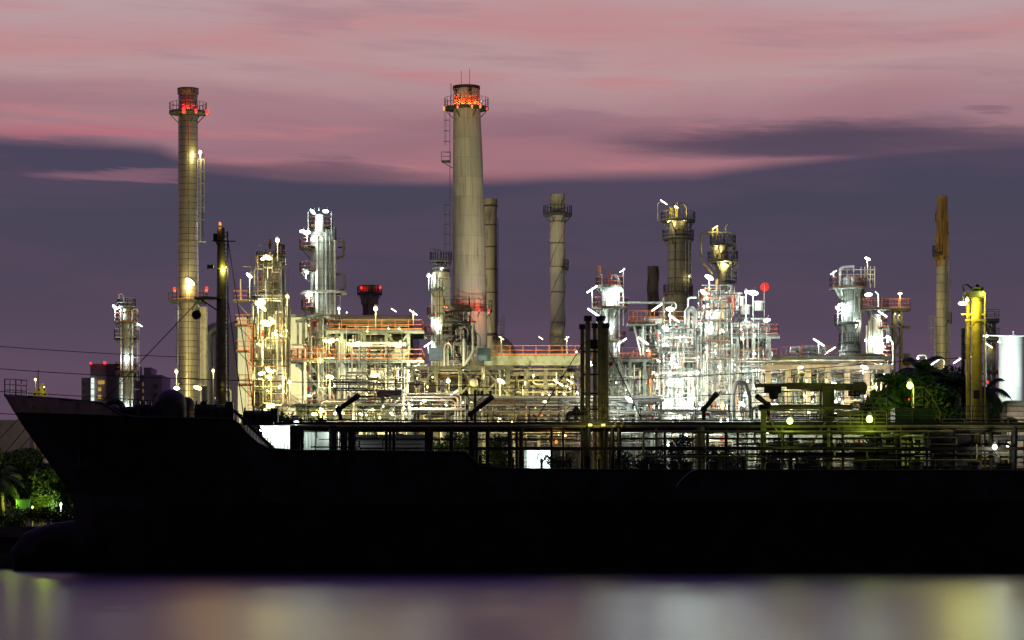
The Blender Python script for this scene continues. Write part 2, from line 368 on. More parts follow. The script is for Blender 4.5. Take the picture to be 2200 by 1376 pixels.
def tower(name, label, cat, px, ptop, rpx, Y, pb=1137, m='clad', plats=(), ladders=(), pipes=(), loops=(), lmps=(), head='dome', segs=None, group=None, rings=()):
    c = P(px, pb, Y); s = k(Y); zb = GZ; zt = P(px, ptop, Y).z; r = rpx * s
    T = thing(name, label, cat, (c.x, c.y, GZ), group); T['r'] = r
    if segs:                                              # (py, rpx) from bottom up
        prof = [(b * s, P(px, a, Y).z) for a, b in segs]; prof[0] = (prof[0][0], zb)
    else: prof = [(r, zb), (r, zt)]
    if head == 'dome': prof += dome_prof(prof[-1][0], prof[-1][1])
    elif head == 'open': prof += [(prof[-1][0] * .86, prof[-1][1]), (prof[-1][0] * .86, prof[-1][1] - 3), (.05, prof[-1][1] - 3)]
    else: prof += [(prof[-1][0] * .15, prof[-1][1] + .3)]
    sh = MB().lathe((c.x, c.y), prof, 36).build('shell', m, T, True)
    for (ry, rr, hh, mm) in rings:
        z = P(px, ry, Y).z; MB().lathe((c.x, c.y), [(rr * s * .8, z - hh * s), (rr * s, z - hh * s), (rr * s, z + hh * s), (rr * s * .8, z + hh * s)], 36).build('ring', mm, sh, True)
    for q in plats:
        q = list(q) + [None] * (5 - len(q)); py, ro, a0, a1, rc = q[:5]
        z = P(px, py, Y).z; rl = r
        if segs:
            for (ya, ra), (yb, rb) in zip(segs, segs[1:]):
                if yb <= py <= ya: rl = (ra + (rb - ra) * (ya - py) / max(1, ya - yb)) * s
        platform(T, c.x, c.y, z, rl * .97, ro * s, a0 or 0, a1 if a1 is not None else 360, rc or 'orange')
    for (ang, y0, y1) in ladders:
        a = math.radians(ang); u = V((math.cos(a), math.sin(a), 0)); o = V((c.x, c.y, 0)) + u * (r + .3)
        ladder(T, o + V((0, 0, P(px, y0, Y).z)), o + V((0, 0, P(px, y1, Y).z)), 'galv', True, u)
    for (ang, off, pr, y0, y1, mm) in pipes:
        a = math.radians(ang); u = V((math.cos(a), math.sin(a), 0)); o = V((c.x, c.y, 0)) + u * (r + off * s)
        z1 = P(px, y1, Y).z; z0 = max(GZ, P(px, y0, Y).z)
        pipe(T, [V((o.x, o.y, z0)), V((o.x, o.y, z1)), V((o.x, o.y, z1 + .02)) - u * (off * s + r * .3) + V((0, 0, pr * s * 1.5))], pr * s, mm)
    for (path, pr, mm) in loops: pipe_px(T, Y, path, pr, mm)
    lamps(T, c.y - r, lmps)
    return T
# ------------------------------------------------------------------ setting: water, bank, quay
OVER = {}
def clutter(T, px0, px1, py0, py1, Y, D, n, seed, rpx=(1.2, 3.2), ms=('pipe', 'pipe_white', 'galv', 'pipe_dark', 'pipe_brown'), valve=.35):
    """process piping that fills a bay: each run is a part, with flanged valves on some"""
    R = random.Random(seed)
    for i in range(n):
        x, y, d = R.uniform(px0, px1), R.uniform(py0, py1), R.uniform(0, D)
        pts = [(x, y, d)]; ax = R.choice('vvh')
        for j in range(R.randint(1, 4)):
            if ax == 'v': y = R.uniform(py0, py1)
            elif ax == 'h': x = R.uniform(px0, px1)
            else: d = R.uniform(0, D)
            pts.append((x, y, d)); ax = R.choice('hd' if ax == 'v' else 'vd' if ax == 'h' else 'vh')
        pts = [a for a, b in zip(pts, pts[1:] + [(1e9,) * 3]) if abs(a[0] - b[0]) + abs(a[1] - b[1]) + abs(a[2] - b[2]) > 3]
        if len(pts) < 2: continue
        pr = R.uniform(*rpx) * R.choice((1, 1, .6)); mm = R.choice(ms); T['runs'] = T.get('runs', 0) + 1
        if T['runs'] > 92:                                 # beyond what one would count: into one bundle
            OVER.setdefault(T.name, {}).setdefault(mm, MB()).tube(fillet([P(a[0], a[1], Y + a[2]) for a in pts], pr * k(Y) * 3, 4), pr * k(Y), 7); continue
        o = pipe_px(T, Y, pts, pr, mm, n=7)
        if R.random() < valve:
            q = P(*pts[0][:2], Y + pts[0][2]).lerp(P(*pts[1][:2], Y + pts[1][2]), R.uniform(.3, .7)); rr = pr * k(Y) * 2.2
            dd = (P(*pts[1][:2], Y + pts[1][2]) - P(*pts[0][:2], Y + pts[0][2])).normalized()
            v = MB(); v.cyl(q - dd * rr * .9, q - dd * rr * .5, rr * .8, 8); v.cyl(q + dd * rr * .5, q + dd * rr * .9, rr * .8, 8)
            v.ball(q, rr * .7, 8); v.cyl(q, q + V((0, -.1, 1)).normalized() * rr * 2, rr * .2, 6); v.cyl(q + V((0, -.1, 1)) * rr * 2, q + V((0, -.1, 1)) * rr * 2.15, rr * .8, 8)
            v.build('valve', R.choice(('steel', 'red_paint', 'green_paint', 'pipe_dark')), o)
def frame(name, label, cat, px0, px1, lv, Y, D, nx, ny=2, cw=.4, m='steel', rail='orange', railed=None, brace=(), over=0, group=None, zb=None, dk='grate'):
    """open steel frame: columns, a deck with railing at each level (py list, top first), x braces in the named bays"""
    s = k(Y); c = P((px0 + px1) / 2, 1137, Y + D / 2); T = thing(name, label, cat, (c.x, c.y, GZ), group)
    zs = [P(0, a, Y).z for a in lv]; x0, x1 = P(px0, 0, Y).x, P(px1, 0, Y).x
    xs = [x0 + (x1 - x0) * i / (nx - 1) for i in range(nx)]; ys = [Y + D * j / (ny - 1) for j in range(ny)]
    for x in xs:
        for y in ys: MB().beam((x, y, GZ), (x, y, zs[0]), cw, cw * .8, up=(0, 1, 0)).build('column', m, T)
    for i, z in enumerate(zs):
        b = MB(); hh = cw * .9
        for y in ys: b.beam((x0 - over - cw / 2 - .01, y, z - hh / 2), (x1 + over + cw / 2 + .01, y, z - hh / 2), cw * .5, hh)
        for x in xs: b.beam((x, ys[0] - .02, z - hh * .55), (x, ys[-1] + .02, z - hh * .55), cw * .4, hh * .8)
        o = b.build('beam', m, T)
        if railed is None or i in railed:
            ov = over if over else .6
            d = MB().box(((x0 + x1) / 2, Y + D / 2, z + .05), (x1 - x0 + 2 * ov, D + 2 * .7, .1)).build('deck', dk, T)
            MB().rail([(x0 - ov + .05, Y - .65, z + .1), (x1 + ov - .05, Y - .65, z + .1), (x1 + ov - .05, Y + D + .65, z + .1), (x0 - ov + .05, Y + D + .65, z + .1)], 1.1, .055, 1.5, 2, True).build('railing', rail, d)
    for (bx, l0, l1, y0) in brace:
        za = GZ if l0 >= len(zs) else zs[l0]; zc = zs[l1]; yy = ys[y0] - .05; b = MB()
        b.beam((xs[bx], yy, za), (xs[bx + 1], yy, zc - .3), .2, .2); b.beam((xs[bx + 1], yy - .21, za), (xs[bx], yy - .21, zc - .3), .2, .2); b.build('brace', m, T)
    return T
def stairs(T, px0, py0, px1, py1, Y, m='galv'):
    a, b = P(px0, py0, Y), P(px1, py1, Y); B = MB()
    for y in (-.4, .4):
        B.beam(a + V((0, y, 0)), b + V((0, y, 0)), .06, .25); B.beam(a + V((0, y, 1)), b + V((0, y, 1)), .05, .05)
    n = max(3, int(abs(b.z - a.z) / .22))
    for i in range(n): q = a.lerp(b, (i + .5) / n); B.box(q, (.28, .8, .04))
    for i in range(5):
        q = a.lerp(b, i / 4)
        for y in (-.4, .4): B.beam(q + V((0, y, 0)), q + V((0, y, 1)), .04, .04)
    B.build('stairs', m, T)
def drum(T, px0, px1, py, rpx, Y, m='clad', name='drum', saddle=True, axis='x', dep=5, lvl=None):
    s = k(Y); r = rpx * s; b = MB(); n = 20
    a, c = (P(px0, py, Y), P(px1, py, Y)) if axis == 'x' else (P(px0, py, Y), P(px0, py, Y) + V((0, dep, 0)))
    d = (c - a).normalized(); pts = []; rads = []
    for i in range(5): t = math.pi / 2 * i / 5; pts.append(a - d * r * .5 * math.cos(t)); rads.append(max(.02, r * math.sin(t)))
    for f in (0, .33, .66, 1): pts.append(a.lerp(c, f)); rads.append(r)
    for i in range(4, -1, -1): t = math.pi / 2 * i / 5; pts.append(c + d * r * .5 * math.cos(t)); rads.append(max(.02, r * math.sin(t)))
    b.tube(pts, r, n, rads); o = b.build(name, m, T, True)
    if saddle:
        q = MB()
        for f in (.2, .8): p = a.lerp(c, f); z1 = lvl if lvl else p.z - r * 1.6; q.box((p.x, p.y, (p.z - r * .5 + z1) / 2), (.3 if axis == 'x' else r * 1.5, r * 1.5 if axis == 'x' else .3, p.z - r * .5 - z1))
        q.build('saddle', 'steel', o)
    return o

# water
m = bpy.data.materials.new('water'); m.use_nodes = True; t = NT(m.node_tree); b = t.n['Principled BSDF']
b.inputs['Base Color'].default_value = (.006, .006, .008, 1); b.inputs['Roughness'].default_value = WROUGH = .34; b.inputs['IOR'].default_value = 1.33
tcn = t.new('TexCoord'); mp = t.new('Mapping'); mp.inputs['Scale'].default_value = (.02, .30, 1); t.l.new(tcn.outputs['Object'], mp.inputs[0])
nz = t.noise(mp.outputs[0], 1.0, 3, .5); bp = t.new('Bump'); bp.inputs['Strength'].default_value = .05; bp.inputs['Distance'].default_value = .25
t.set(bp.inputs['Height'], nz); t.l.new(bp.outputs[0], b.inputs['Normal']); M['water'] = m
wb = MB()
wb.add([(-500, -40, 0), (500, -40, 0), (500, 214, 0), (-500, 214, 0)], [(0, 1, 2, 3)]); tag(wb.build('water', 'water'), None, None, None, 'structure')
tag(MB().box((0, 2107, GZ - 2.5), (3600, 3786, 5)).build('ground', 'soil'), None, None, None, 'structure')
q = MB(); q.box((0, 213.4, 2.9), (998, 1.6, .9)); q.box((0, 213.95, .8), (998, .5, 3.4))
for i in range(-60, 61): q.cyl((i * 4.0, 212.9, -1), (i * 4.0, 212.9, 2.45), .28, 8)
T = q.build('quay_wall', 'quay'); tag(T, 'dark concrete quay wall on piles along the far bank behind the ship', 'quay wall')

# ------------------------------------------------------------------ the tanker
SY = 200.0
def sp(px, py, Y=193.0): return P(px, py, Y)
tanker = thing('tanker_ship', 'long black tanker with raked bow moored across the front of the refinery', 'ship', (0, SY, 0))
def hulldef():
    line = [(10, 850), (60, 853), (140, 860), (215, 868), (232, 880), (250, 893), (275, 898), (330, 899), (400, 900), (490, 901), (505, 910), (520, 930), (545, 952), (575, 965), (640, 969), (800, 970), (1000, 972), (1015, 985), (1032, 1003), (1100, 1008), (1300, 1010), (1700, 1011), (2200, 1012), (2700, 1012), (3400, 1010)]
    xb = P(10, 850, SY).x; cols = []
    for px, py in line:
        Yn = SY - 7 * min(1, (px - 10) / 500) ** .6; p = P(px, py, Yn); cols.append((p.x, p.z))
    return xb, cols
xb, cols = hulldef()
stem = [(-2, P(172, 0, SY).x), (P(0, 1085, SY).z, P(158, 0, SY).x), (P(0, 1060, SY).z, P(150, 0, SY).x), (P(0, 905, SY).z, P(42, 0, SY).x), (P(0, 850, SY).z, xb), (40, xb)]
def xstem(z):
    for (a, xa), (b_, xb_) in zip(stem, stem[1:]):
        if z <= b_: return xa + (xb_ - xa) * max(0, (z - a) / (b_ - a))
    return stem[-1][1]
def hb(d, z):
    L = 27 - 12 * max(0, min(1, z / 13)); u = min(1, max(0, d / L)); return 7.0 * (1 - (1 - u) ** 2) ** .85
NV = 16; vs = []; fs = []; zw = sp(0, 888).z
cols2 = []
for (a, za), (b_, zb_) in zip(cols, cols[1:]):
    m_ = max(1, int((b_ - a) / 1.6)) if b_ - a < 20 else 6
    for i in range(m_): cols2.append((a + (b_ - a) * i / m_, za + (zb_ - za) * i / m_))
cols2.append(cols[-1])
pts = {}
for si in (-1, 1):
    for i, (x, zt) in enumerate(cols2):
        for j in range(NV + 1):
            z = -1.5 + (zt + 1.5) * j / NV; d = x - xb; xx = x + (xstem(z) - xb) * max(0, 1 - d / 22); pts[si, i, j] = (xx, SY + si * hb(d, z), z)
hull = MB(); band = MB(); boot = MB(); zred = sp(0, 1072).z; n_ = len(cols2)
for si in (-1, 1):
    for i in range(n_ - 1):
        for j in range(NV):
            q4 = [pts[si, i, j], pts[si, i + 1, j], pts[si, i + 1, j + 1], pts[si, i, j + 1]]
            (boot if q4[2][2] < zred else hull).add(q4, [(0, 1, 2, 3)] if si < 0 else [(3, 2, 1, 0)])
def capz(x):
    a, b_ = sp(498, 0).x, sp(575, 0).x; z1, z2 = sp(0, 902).z, sp(0, 1012).z
    return z1 if x < a else z2 if x > b_ else z1 + (z2 - z1) * (x - a) / (b_ - a)
for i in range(n_ - 1):
    c4 = []
    for ii, si in ((i, -1), (i + 1, -1), (i + 1, 1), (i, 1)):
        x, zt = cols2[ii]; z = min(zt - .03, capz(x)); d = x - xb; xx = x + (xstem(z) - xb) * max(0, 1 - d / 22); c4.append((xx, SY + si * max(0, hb(d, z) - .02), z))
    hull.add(c4, [(0, 1, 2, 3)])
e = n_ - 1; hull.add([pts[-1, e, j] for j in range(NV + 1)] + [pts[1, e, j] for j in range(NV, -1, -1)], [tuple(range(2 * NV + 2))])
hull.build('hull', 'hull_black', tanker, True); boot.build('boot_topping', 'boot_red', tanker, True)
# grey-brown bulwark plating that follows the bow, proud of the hull
top = [(10, 850), (60, 853), (140, 860), (215, 868), (232, 880), (250, 893), (270, 897)]; bot = [(38, 886), (85, 888), (150, 891), (215, 894), (232, 895), (250, 896.5), (270, 898)]
for si in (-1, 1):
    prev = None; sub = []
    for (a, b_), (c_, d_), (e_, f_), (g_, h_) in zip(top, top[1:], bot, bot[1:]):
        for i in range(4): u = i / 4; sub.append((a + (c_ - a) * u, b_ + (d_ - b_) * u, f_ + (h_ - f_) * u))
    sub.append((270, 897, 898))
    for (px, pt_, pbm) in sub:
        Yn = SY - 7 * min(1, (px - 10) / 500) ** .6; x = P(px, pt_, Yn).x; d = x - xb; cur = []
        for q in range(4):
            z = P(px, pt_ + (pbm - pt_) * q / 3, Yn).z; xx = x + (xstem(z) - xb) * max(0, 1 - d / 22) - .03; cur.append((xx, SY + si * (hb(d, z) + .035), z))
        if prev:
            for q in range(3): band.add([prev[q], cur[q], cur[q + 1], prev[q + 1]], [(0, 1, 2, 3)])
        prev = cur
band.build('bulwark', 'bulwark', tanker, True)
cap = MB()
for si in (-1, 1): cap.tube([(x + (xstem(zt) - xb) * max(0, 1 - (x - xb) / 22), SY + si * hb(x - xb, zt), zt) for x, zt in cols2], .09, 6)
cap.build('cap_rail', 'ship_dark', tanker)
# bulbous bow
bb = MB(); prof = [(-41, .05), (-38.2, .05)]
pts_ = []; rads = []
for (px, py, rp) in [(38, 1222, 1), (41, 1200, 20), (50, 1180, 45), (66, 1170, 62), (90, 1165, 70), (125, 1160, 74), (170, 1158, 78), (230, 1158, 78)]: pts_.append(P(px + 4, py + 26, SY)); rads.append(rp * .86 * k(SY))
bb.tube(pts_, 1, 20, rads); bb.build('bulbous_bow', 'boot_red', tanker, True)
for px, wd in ((62, 20), (88, 14)):
    x = P(px, 880, SY - .8).x; z = P(px, 880, SY).z; d = x - xb; yy = SY - hb(d, z) - .12; b = MB(); W = wd * k(SY) / 2; a = [V((x + .8 + W * math.cos(t_), yy, z + .22 * math.sin(t_))) for t_ in [2 * math.pi * i / 14 for i in range(15)]]
    b.tube(a, .07, 6); o = b.build('fairlead', 'yellow', tanker)  # yellow rims stand for light showing through the hawse openings
# anchor in its pocket and draft marks
b = MB(); q = P(170, 1000, SY - 5); b.beam(q, q + V((0, 0, 1.1)), .14); b.beam(q + V((-.7, 0, .25)), q + V((.0, 0, -.1)), .16); b.beam(q + V((.7, 0, .25)), q + V((0, 0, -.1)), .16); b.build('anchor', 'ship_dark', tanker)
# bow rail
bw = [P(10, 850, SY), P(34, 851, SY - 1.4), P(58, 853, SY - 2.3)]; MB().rail([P(58, 853, SY + 2.3), P(34, 851, SY + 1.4)] + bw, 35 * k(SY), .07, .8, 3).build('railing', 'galv', tanker)
# forecastle gear
def winch(px, py, r, L, Y=196):
    q = P(px, py, Y); b = MB(); b.cyl(q - V((L / 2, 0, 0)), q + V((L / 2, 0, 0)), r * .62, 14)
    for e_ in (-.5, -.17, .17, .5): b.cyl(q + V((L * e_ - .05, 0, 0)), q + V((L * e_ + .05, 0, 0)), r, 18)
    b.box((q.x, q.y, q.z - r * .6), (L * 1.15, r * 1.2, r * 1.3)); b.box((q.x + L * .62, q.y, q.z), (.5, .8, r * 1.7)); b.build('winch', 'ship_dark', tanker)
winch(288, 884, .55, 1.6); winch(318, 880, .6, 1.3); winch(555, 893, .6, 2.0); winch(455, 882, .75, 2.2)
b = MB(); q = P(367, 868, 196.5)
b.lathe((q.x, q.y), [(1.18, sp(0, 902).z), (1.18, q.z)] + dome_prof(1.18, q.z, .92, 8), 28); b.build('foam_dome', 'ship_dark', tanker, True)
b = MB(); q = P(398, 872, 197.5); b.lathe((q.x, q.y), [(.75, sp(0, 902).z), (.75, q.z)] + dome_prof(.75, q.z, .9, 6), 20); b.build('foam_dome', 'ship_dark', tanker, True)
b = MB(); q = P(246, 880, 196); b.tube([q + V((.62 * math.cos(a), .1 * math.sin(a * 2), .62 * math.sin(a))) for a in [2 * math.pi * i / 16 for i in range(17)]], .22, 8); b.build('fairlead_roller', 'ship_dark', tanker)
R = random.Random(4)
for px in (262, 274, 296, 306, 330, 416, 426, 438): # bollards, vents
    b = MB(); q = sp(px, 902, 196 + R.uniform(-1, 4)); h = R.uniform(.7, 1.2); b.cyl(q, q + V((0, 0, h)), .16, 10); b.cyl(q + V((0, 0, h)), q + V((0, 0, h + .22)), .3, 10, .22); b.build('ventilator', 'ship_dark', tanker)
b = MB(); b.rail([sp(405, 901), sp(500, 902)], 1.05, .05, .9, 3); b.build('railing', 'ship_dark', tanker); MB().rail([sp(500, 902, 206), sp(330, 901, 206)], 1.05, .05, .9, 3).build('railing', 'ship_dark', tanker)
b = MB()
for i in range(14): b.beam(sp(500 + i * 6.3, 905 + i * 4.6), sp(500 + i * 6.3, 905 + i * 4.6) + V((0, 0, .9)), .05)
b.beam(sp(500, 905) + V((0, 0, .9)), sp(582, 965) + V((0, 0, .9)), .05); b.build('stair_rail', 'ship_dark', tanker)
b = MB()
for i in range(11): b.beam(sp(505 + i * 7.5, 884 + i * 7.4, 197), sp(512 + i * 7.5, 884 + i * 7.4, 197), .8, .05)
b.beam(sp(500, 880, 197.5), sp(590, 968, 197.5), .1, .22); b.beam(sp(500, 880, 196.5), sp(590, 968, 196.5), .1, .22)
b.build('stairs', 'ship_dark', tanker)
# foremast
fm = MB(); q = P(475, 880, 197); top_ = P(475, 490, 197)
fm.tube([V((q.x, 197, sp(0, 905).z)), P(475, 760, 197), P(476, 600, 197), top_], .4, 14, [.42, .40, .36, .30]); mast = fm.build('mast', 'grey_yellow', tanker, True)
b = MB(); b.beam(P(489, 497, 197), P(491, 905, 197), .09); 
for i in range(45): py = 500 + i * 9; b.beam(P(483, py, 197), P(490, py, 197), .05)
b.build('ladder', 'ship_dark', mast)
b = MB(); b.beam(P(456, 518, 196.7), P(506, 519, 196.7), .08); b.beam(P(459, 512, 196.7), P(470, 530, 196.7), .1); b.box(P(463, 510, 196.6), (.3, .4, .5)); b.build('crosstree', 'ship_dark', mast)
b = MB(); b.box(P(447, 642, 196.6), (2.0, 1.2, .12)); b.beam(P(432, 644, 196.6), P(468, 668, 196.6), .1); b.beam(P(425, 636, 196.6), P(470, 640, 196.6), .07); b.build('mast_platform', 'grey_yellow', mast)
b = MB(); b.box(P(452, 574, 196.3), (.45, .4, .3)); b.beam(P(452, 575, 196.6), P(470, 578, 196.6), .1); b.build('searchlight', 'grey_yellow', mast)
b = MB(); b.tube([P(422, 677, 196.5) + V((.32 * math.cos(a), .0, .32 * math.sin(a))) for a in [2 * math.pi * i / 16 for i in range(17)]], .04, 6); b.cyl(P(422, 677, 196.5), P(422, 677, 196.6), .3, 16); b.beam(P(422, 677, 196.5), P(437, 645, 196.5), .03); b.build('day_shape', 'ship_dark', tanker)
for (a0, a1, yy) in (((428, 645), (220, 864), 197), ((487, 500), (548, 900), 199), ((489, 640), (524, 900), 195), ((460, 520), (345, 800), 190)):
    if a0[0] == 460: continue
    b = MB(); b.cyl(P(*a0, 197), P(*a1, yy), .035, 5); b.build('stay_wire', 'rope', tanker)
lamps(tanker, 197, [(473, 482, 'globe', 'O', .25, .55), (482, 575, 'globe', 'Y', .6, .8), (479, 827, 'globe', 'Y', .35, .6), (447, 888, 'globe', 'O', .1, .35)])
# raised catwalk with the cargo pipes, its stools and pipe drops
CW = 906; zc = sp(0, CW, 198).z
def sx(px): return P(px, 0, 198).x
b = MB(); b.box(((sx(540) + 60) / 2, 198, sp(0, 911, 198).z), (60 - sx(540), 1.6, .2)); cat = b.build('catwalk', 'ship_dark', tanker)
b = MB(); b.rail([(sx(545), 197.3, sp(0, 906, 198).z), (60, 197.3, sp(0, 906, 198).z)], 32 * k(198), .05, 4.3, 3); b.build('railing', 'ship_dark', cat)
for i, (py, r_) in enumerate(((917, .12), (921, .17), (925, .11))): MB().cyl((sx(640), 196.9 + .45 * i, sp(0, py, 197).z), (60, 196.9 + .45 * i, sp(0, py, 197).z), r_, 10).build('cargo_pipe', 'grey_yellow' if i != 1 else 'ship_dark', tanker)
MB().box(((sx(1000) + 60) / 2, 196.2, sp(0, 964, 196).z), (60 - sx(1000), .5, .24)).build('pipe_trunk', 'ship_dark', tanker)
zd = sp(0, 1012).z - .1
R = random.Random(11)
for px in [632, 640, 650, 716, 735, 742, 750, 757, 830, 838, 846, 915, 921, 927, 970, 1010, 1017, 1024, 1048, 1095, 1110, 1120, 1185, 1210, 1250, 1262, 1300, 1316, 1330, 1410, 1428, 1505, 1520, 1560, 1585, 1680, 1700, 1780, 1810, 1880, 1930, 1990, 2050, 2130, 2180]:
    x = P(px, 0, 197).x; r_ = R.choice((.10, .12, .17, .26) if px not in (716, 632, 1505) else (.34,))
    b = MB(); b.cyl((x, 197 + R.uniform(-.6, .8), zd), (x, 197, sp(0, 915, 197).z), r_, 8); b.build('pipe_drop', R.choice(('ship_dark', 'ship_dark', 'grey_yellow')) if px > 1300 else 'ship_dark', tanker)
for px in list(range(1040, 2200, 62)):                     # deck fittings: tank hatches, valves, vents
    x = P(px, 0, 195).x; b = MB(); kind = R.randint(0, 3); y = 195 + R.uniform(-.5, 2)
    if kind == 0: b.cyl((x, y, zd), (x, y, zd + .7), .5, 16); b.cyl((x, y, zd + .7), (x, y, zd + .82), .6, 16); nm = 'tank_hatch'
    elif kind == 1: b.cyl((x, y, zd), (x, y, zd + 1.1), .1, 8); b.tube([(x + .32 * math.cos(a), y, zd + 1.2 + .32 * math.sin(a)) for a in [math.pi * i / 6 for i in range(13)]], .04, 6); nm = 'valve_wheel'
    elif kind == 2: b.cyl((x, y, zd), (x, y, zd + .9), .22, 10); b.cyl((x, y, zd + .9), (x, y, zd + 1.2), .42, 12, .3); nm = 'ventilator'
    else: b.box((x, y, zd + .35), (1.1, .8, .7)); b.cyl((x - .3, y, zd + .7), (x - .3, y, zd + 1.3), .12, 8); nm = 'pump_box'
    b.build(nm, 'ship_dark', tanker)
for (px0, px1) in ((1030, 1240), (1330, 1560), (1760, 1900), (1900, 2230)):
    b = MB(); b.rail([sp(px0, 1011), sp(px1, 1012)], .95, .045, 1.9, 3); b.build('railing', 'ship_dark' if px0 < 1700 else 'grey_yellow', tanker)
for (a, c_, d_) in (((1015, 905), (1011, 890), (1058, 853)), ((733, 905), (728, 880), (770, 850)), ((1512, 905), (1512, 880), (1540, 846)), ((1652, 905), (1650, 870), (1627, 852))):
    b = MB(); b.cyl(P(*a, 198), P(*c_, 198), .14, 8); b.ball(P(*c_, 198), .26, 10); b.cyl(P(*c_, 198), P(*d_, 197), .16, 10, .22); b.build('foam_monitor', 'ship_dark', tanker)
# cargo vent posts, five with dark caps
for (px, pt_, r_) in ((1252, 706, 5), (1263, 690, 6), (1279, 704, 5), (1290, 690, 6.5), (1311 - 9, 706, 6)):
    x = P(px, 0, 199).x; y = 199 + (.9 if px in (1252, 1279) else 0); b = MB(); b.cyl((x, y, zd), (x, y, P(0, pt_, 199).z), r_ * k(199) * .95, 12); o = b.build('vent_post', 'grey_yellow', tanker, True)
    b = MB(); z = P(0, pt_, 199).z; b.cyl((x, y, z), (x, y, z + .38), r_ * k(199) * 1.5, 12); b.build('vent_cap', 'ship_dark', o)
b = MB()
for py in (756, 805, 846, 880): b.beam(P(1252, py, 199), P(1302, py, 199), .14); b.beam(P(1252, py, 199.9), P(1302, py, 199.9), .1)
b.box(P(1272, 740, 199.3), (.8, .3, .7)); b.box(P(1293, 752, 199.3), (.7, .3, .5)); b.build('tie_beam', 'ship_dark', tanker)
for a, c_ in (((1255, 735), (1150, 905)), ((1303, 742), (1380, 905))): MB().cyl(P(*a, 199), P(*c_, 199), .04, 5).build('stay_wire', 'rope', tanker)
# valve manifold left of the posts
b = MB(); b.tube(fillet([P(1220, 905, 198), P(1220, 888, 198), P(1262, 888, 198)], .3), .17, 8); b.cyl(P(1238, 872, 198), P(1238, 905, 198), .14, 8); b.ball(P(1238, 884, 198), .3, 10); b.build('valve_manifold', 'ship_dark', tanker)
for px in (1323, 1338): b = MB(); b.ball(P(px, 917, 196), .22, 12, (1.2, 1, .7)); b.cyl(P(px, 917, 196), P(px, 907, 196), .08, 8); b.build('vent_head', 'grey_yellow', tanker)
# hose crane: post, boom, rest and name board
cr = MB(); x = P(1777, 0, 199).x; cr.box((x, 199, (zd + P(0, 830, 199).z) / 2), (.78, .78, P(0, 830, 199).z - zd)); crane = cr.build('crane_post', 'grey_yellow', tanker)
b = MB(); b.beam(P(1622, 829, 199), P(1770, 827, 199), .4, .28); b.beam(P(1690, 830, 199), P(1862, 833, 199), .5, .50); b.box(P(1845, 835, 199), (1.0, .9, .9)); b.beam(P(1622, 826, 199), P(1627, 815, 199), .08); b.beam(P(1627, 815, 199), P(1634, 826, 199), .08); b.build('crane_boom', 'grey_yellow', crane)
b = MB(); b.box(P(1660, 838, 199), (1.3, .6, .5)); b.cyl(P(1662, 840, 199), P(1662, 858, 199), .42, 10, .3); b.build('crane_winch', 'ship_dark', crane)
b = MB(); b.box(P(1835, 846, 198.4), (.9, .08, .42)); brd = b.build('number_board', 'ship_dark', crane)
tx = bpy.data.curves.new('board_text', 'FONT'); tx.body = '16 A'; tx.size = .42; tx.align_x = 'CENTER'; tx.align_y = 'CENTER'; tx.extrude = .01
to = bpy.data.objects.new('board_text', tx); col.objects.link(to); to.location = P(1835, 846, 198.34); to.rotation_euler = (math.radians(90), 0, 0)
bpy.context.view_layer.update(); me = bpy.data.meshes.new_from_object(to); loc, rot = to.location.copy(), to.rotation_euler.copy(); bpy.data.objects.remove(to)
to = bpy.data.objects.new('number_lettering', me); col.objects.link(to); to.location = loc; to.rotation_euler = rot; me.materials.clear(); me.materials.append(M['galv']); to.parent = brd
b = MB()
for px in (1763, 1790): b.box((P(px, 0, 198.6).x, 198.6, (P(0, 840, 199).z + P(0, 905, 199).z) / 2), (.18, .2, P(0, 840, 199).z - P(0, 905, 199).z))
b.box(P(1777, 840, 198.6), (1.1, .2, .18)); b.box(P(1730, 875, 198.8), (7.2, .5, .34)); b.box(P(1640, 876, 198.8), (.6, .5, .5)); b.build('boom_rest', 'grey_yellow', crane)
b = MB(); b.rail([P(1617, 905, 197), P(1617, 880, 197), P(1620, 880, 197)], .1, .1); b.beam(P(1640, 880, 197), P(1640, 1010, 197), .4); b.beam(P(1617, 905, 197), P(1617, 880, 197), .1); b.beam(P(1640, 882, 197), P(1716, 995, 197), .12); b.beam(P(1775, 905, 197), P(1715, 1000, 197), .12); b.beam(P(1617, 880, 197), P(1775, 884, 197), .1)
b.build('manifold_frame', 'grey_yellow', tanker)
# upper rail between the crane and the deckhouse rails
b = MB(); b.rail([P(1612, 878, 199.5), P(1790, 878, 199.5)], 1.35, .06, 2.2, 3); b.rail([P(1800, 924, 197), P(1905, 924, 197)], 40 * k(197), .06, .9, 5); b.build('railing', 'grey_yellow', tanker)
dh = MB().box(P(1960, 905, 200), (3.0, 2.4, 1.9)).build('deck_locker', 'green_paint', tanker); b = MB(); b.rail([P(1910, 925, 198.6), P(2010, 925, 198.6)], 42 * k(198.6), .07, 1.7, 4); b.build('railing', 'grey_yellow', dh)
b = MB().rail([P(1960, 872, 199), P(1985, 872, 199), P(2000, 890, 199), P(2020, 925, 199)], 1.4, .09, 1.0, 2); b.build('ladder_rail', 'yellow', tanker)
b = MB(); b.rail([P(1800, 878, 198), P(1905, 878, 198)], .8, .08, 3.5, 2); b.rail([P(2025, 925, 197), P(2260, 925, 197)], .85, .05, 1.6, 3); b.build('railing', 'grey_yellow', tanker)
MB().box(P(2035, 965, 199), (3.1, 3, 2.6)).build('deckhouse', 'ship_dark', tanker); MB().box(P(1880, 985, 199), (3.6, 3, 1.2)).build('deck_box', 'ship_dark', tanker)
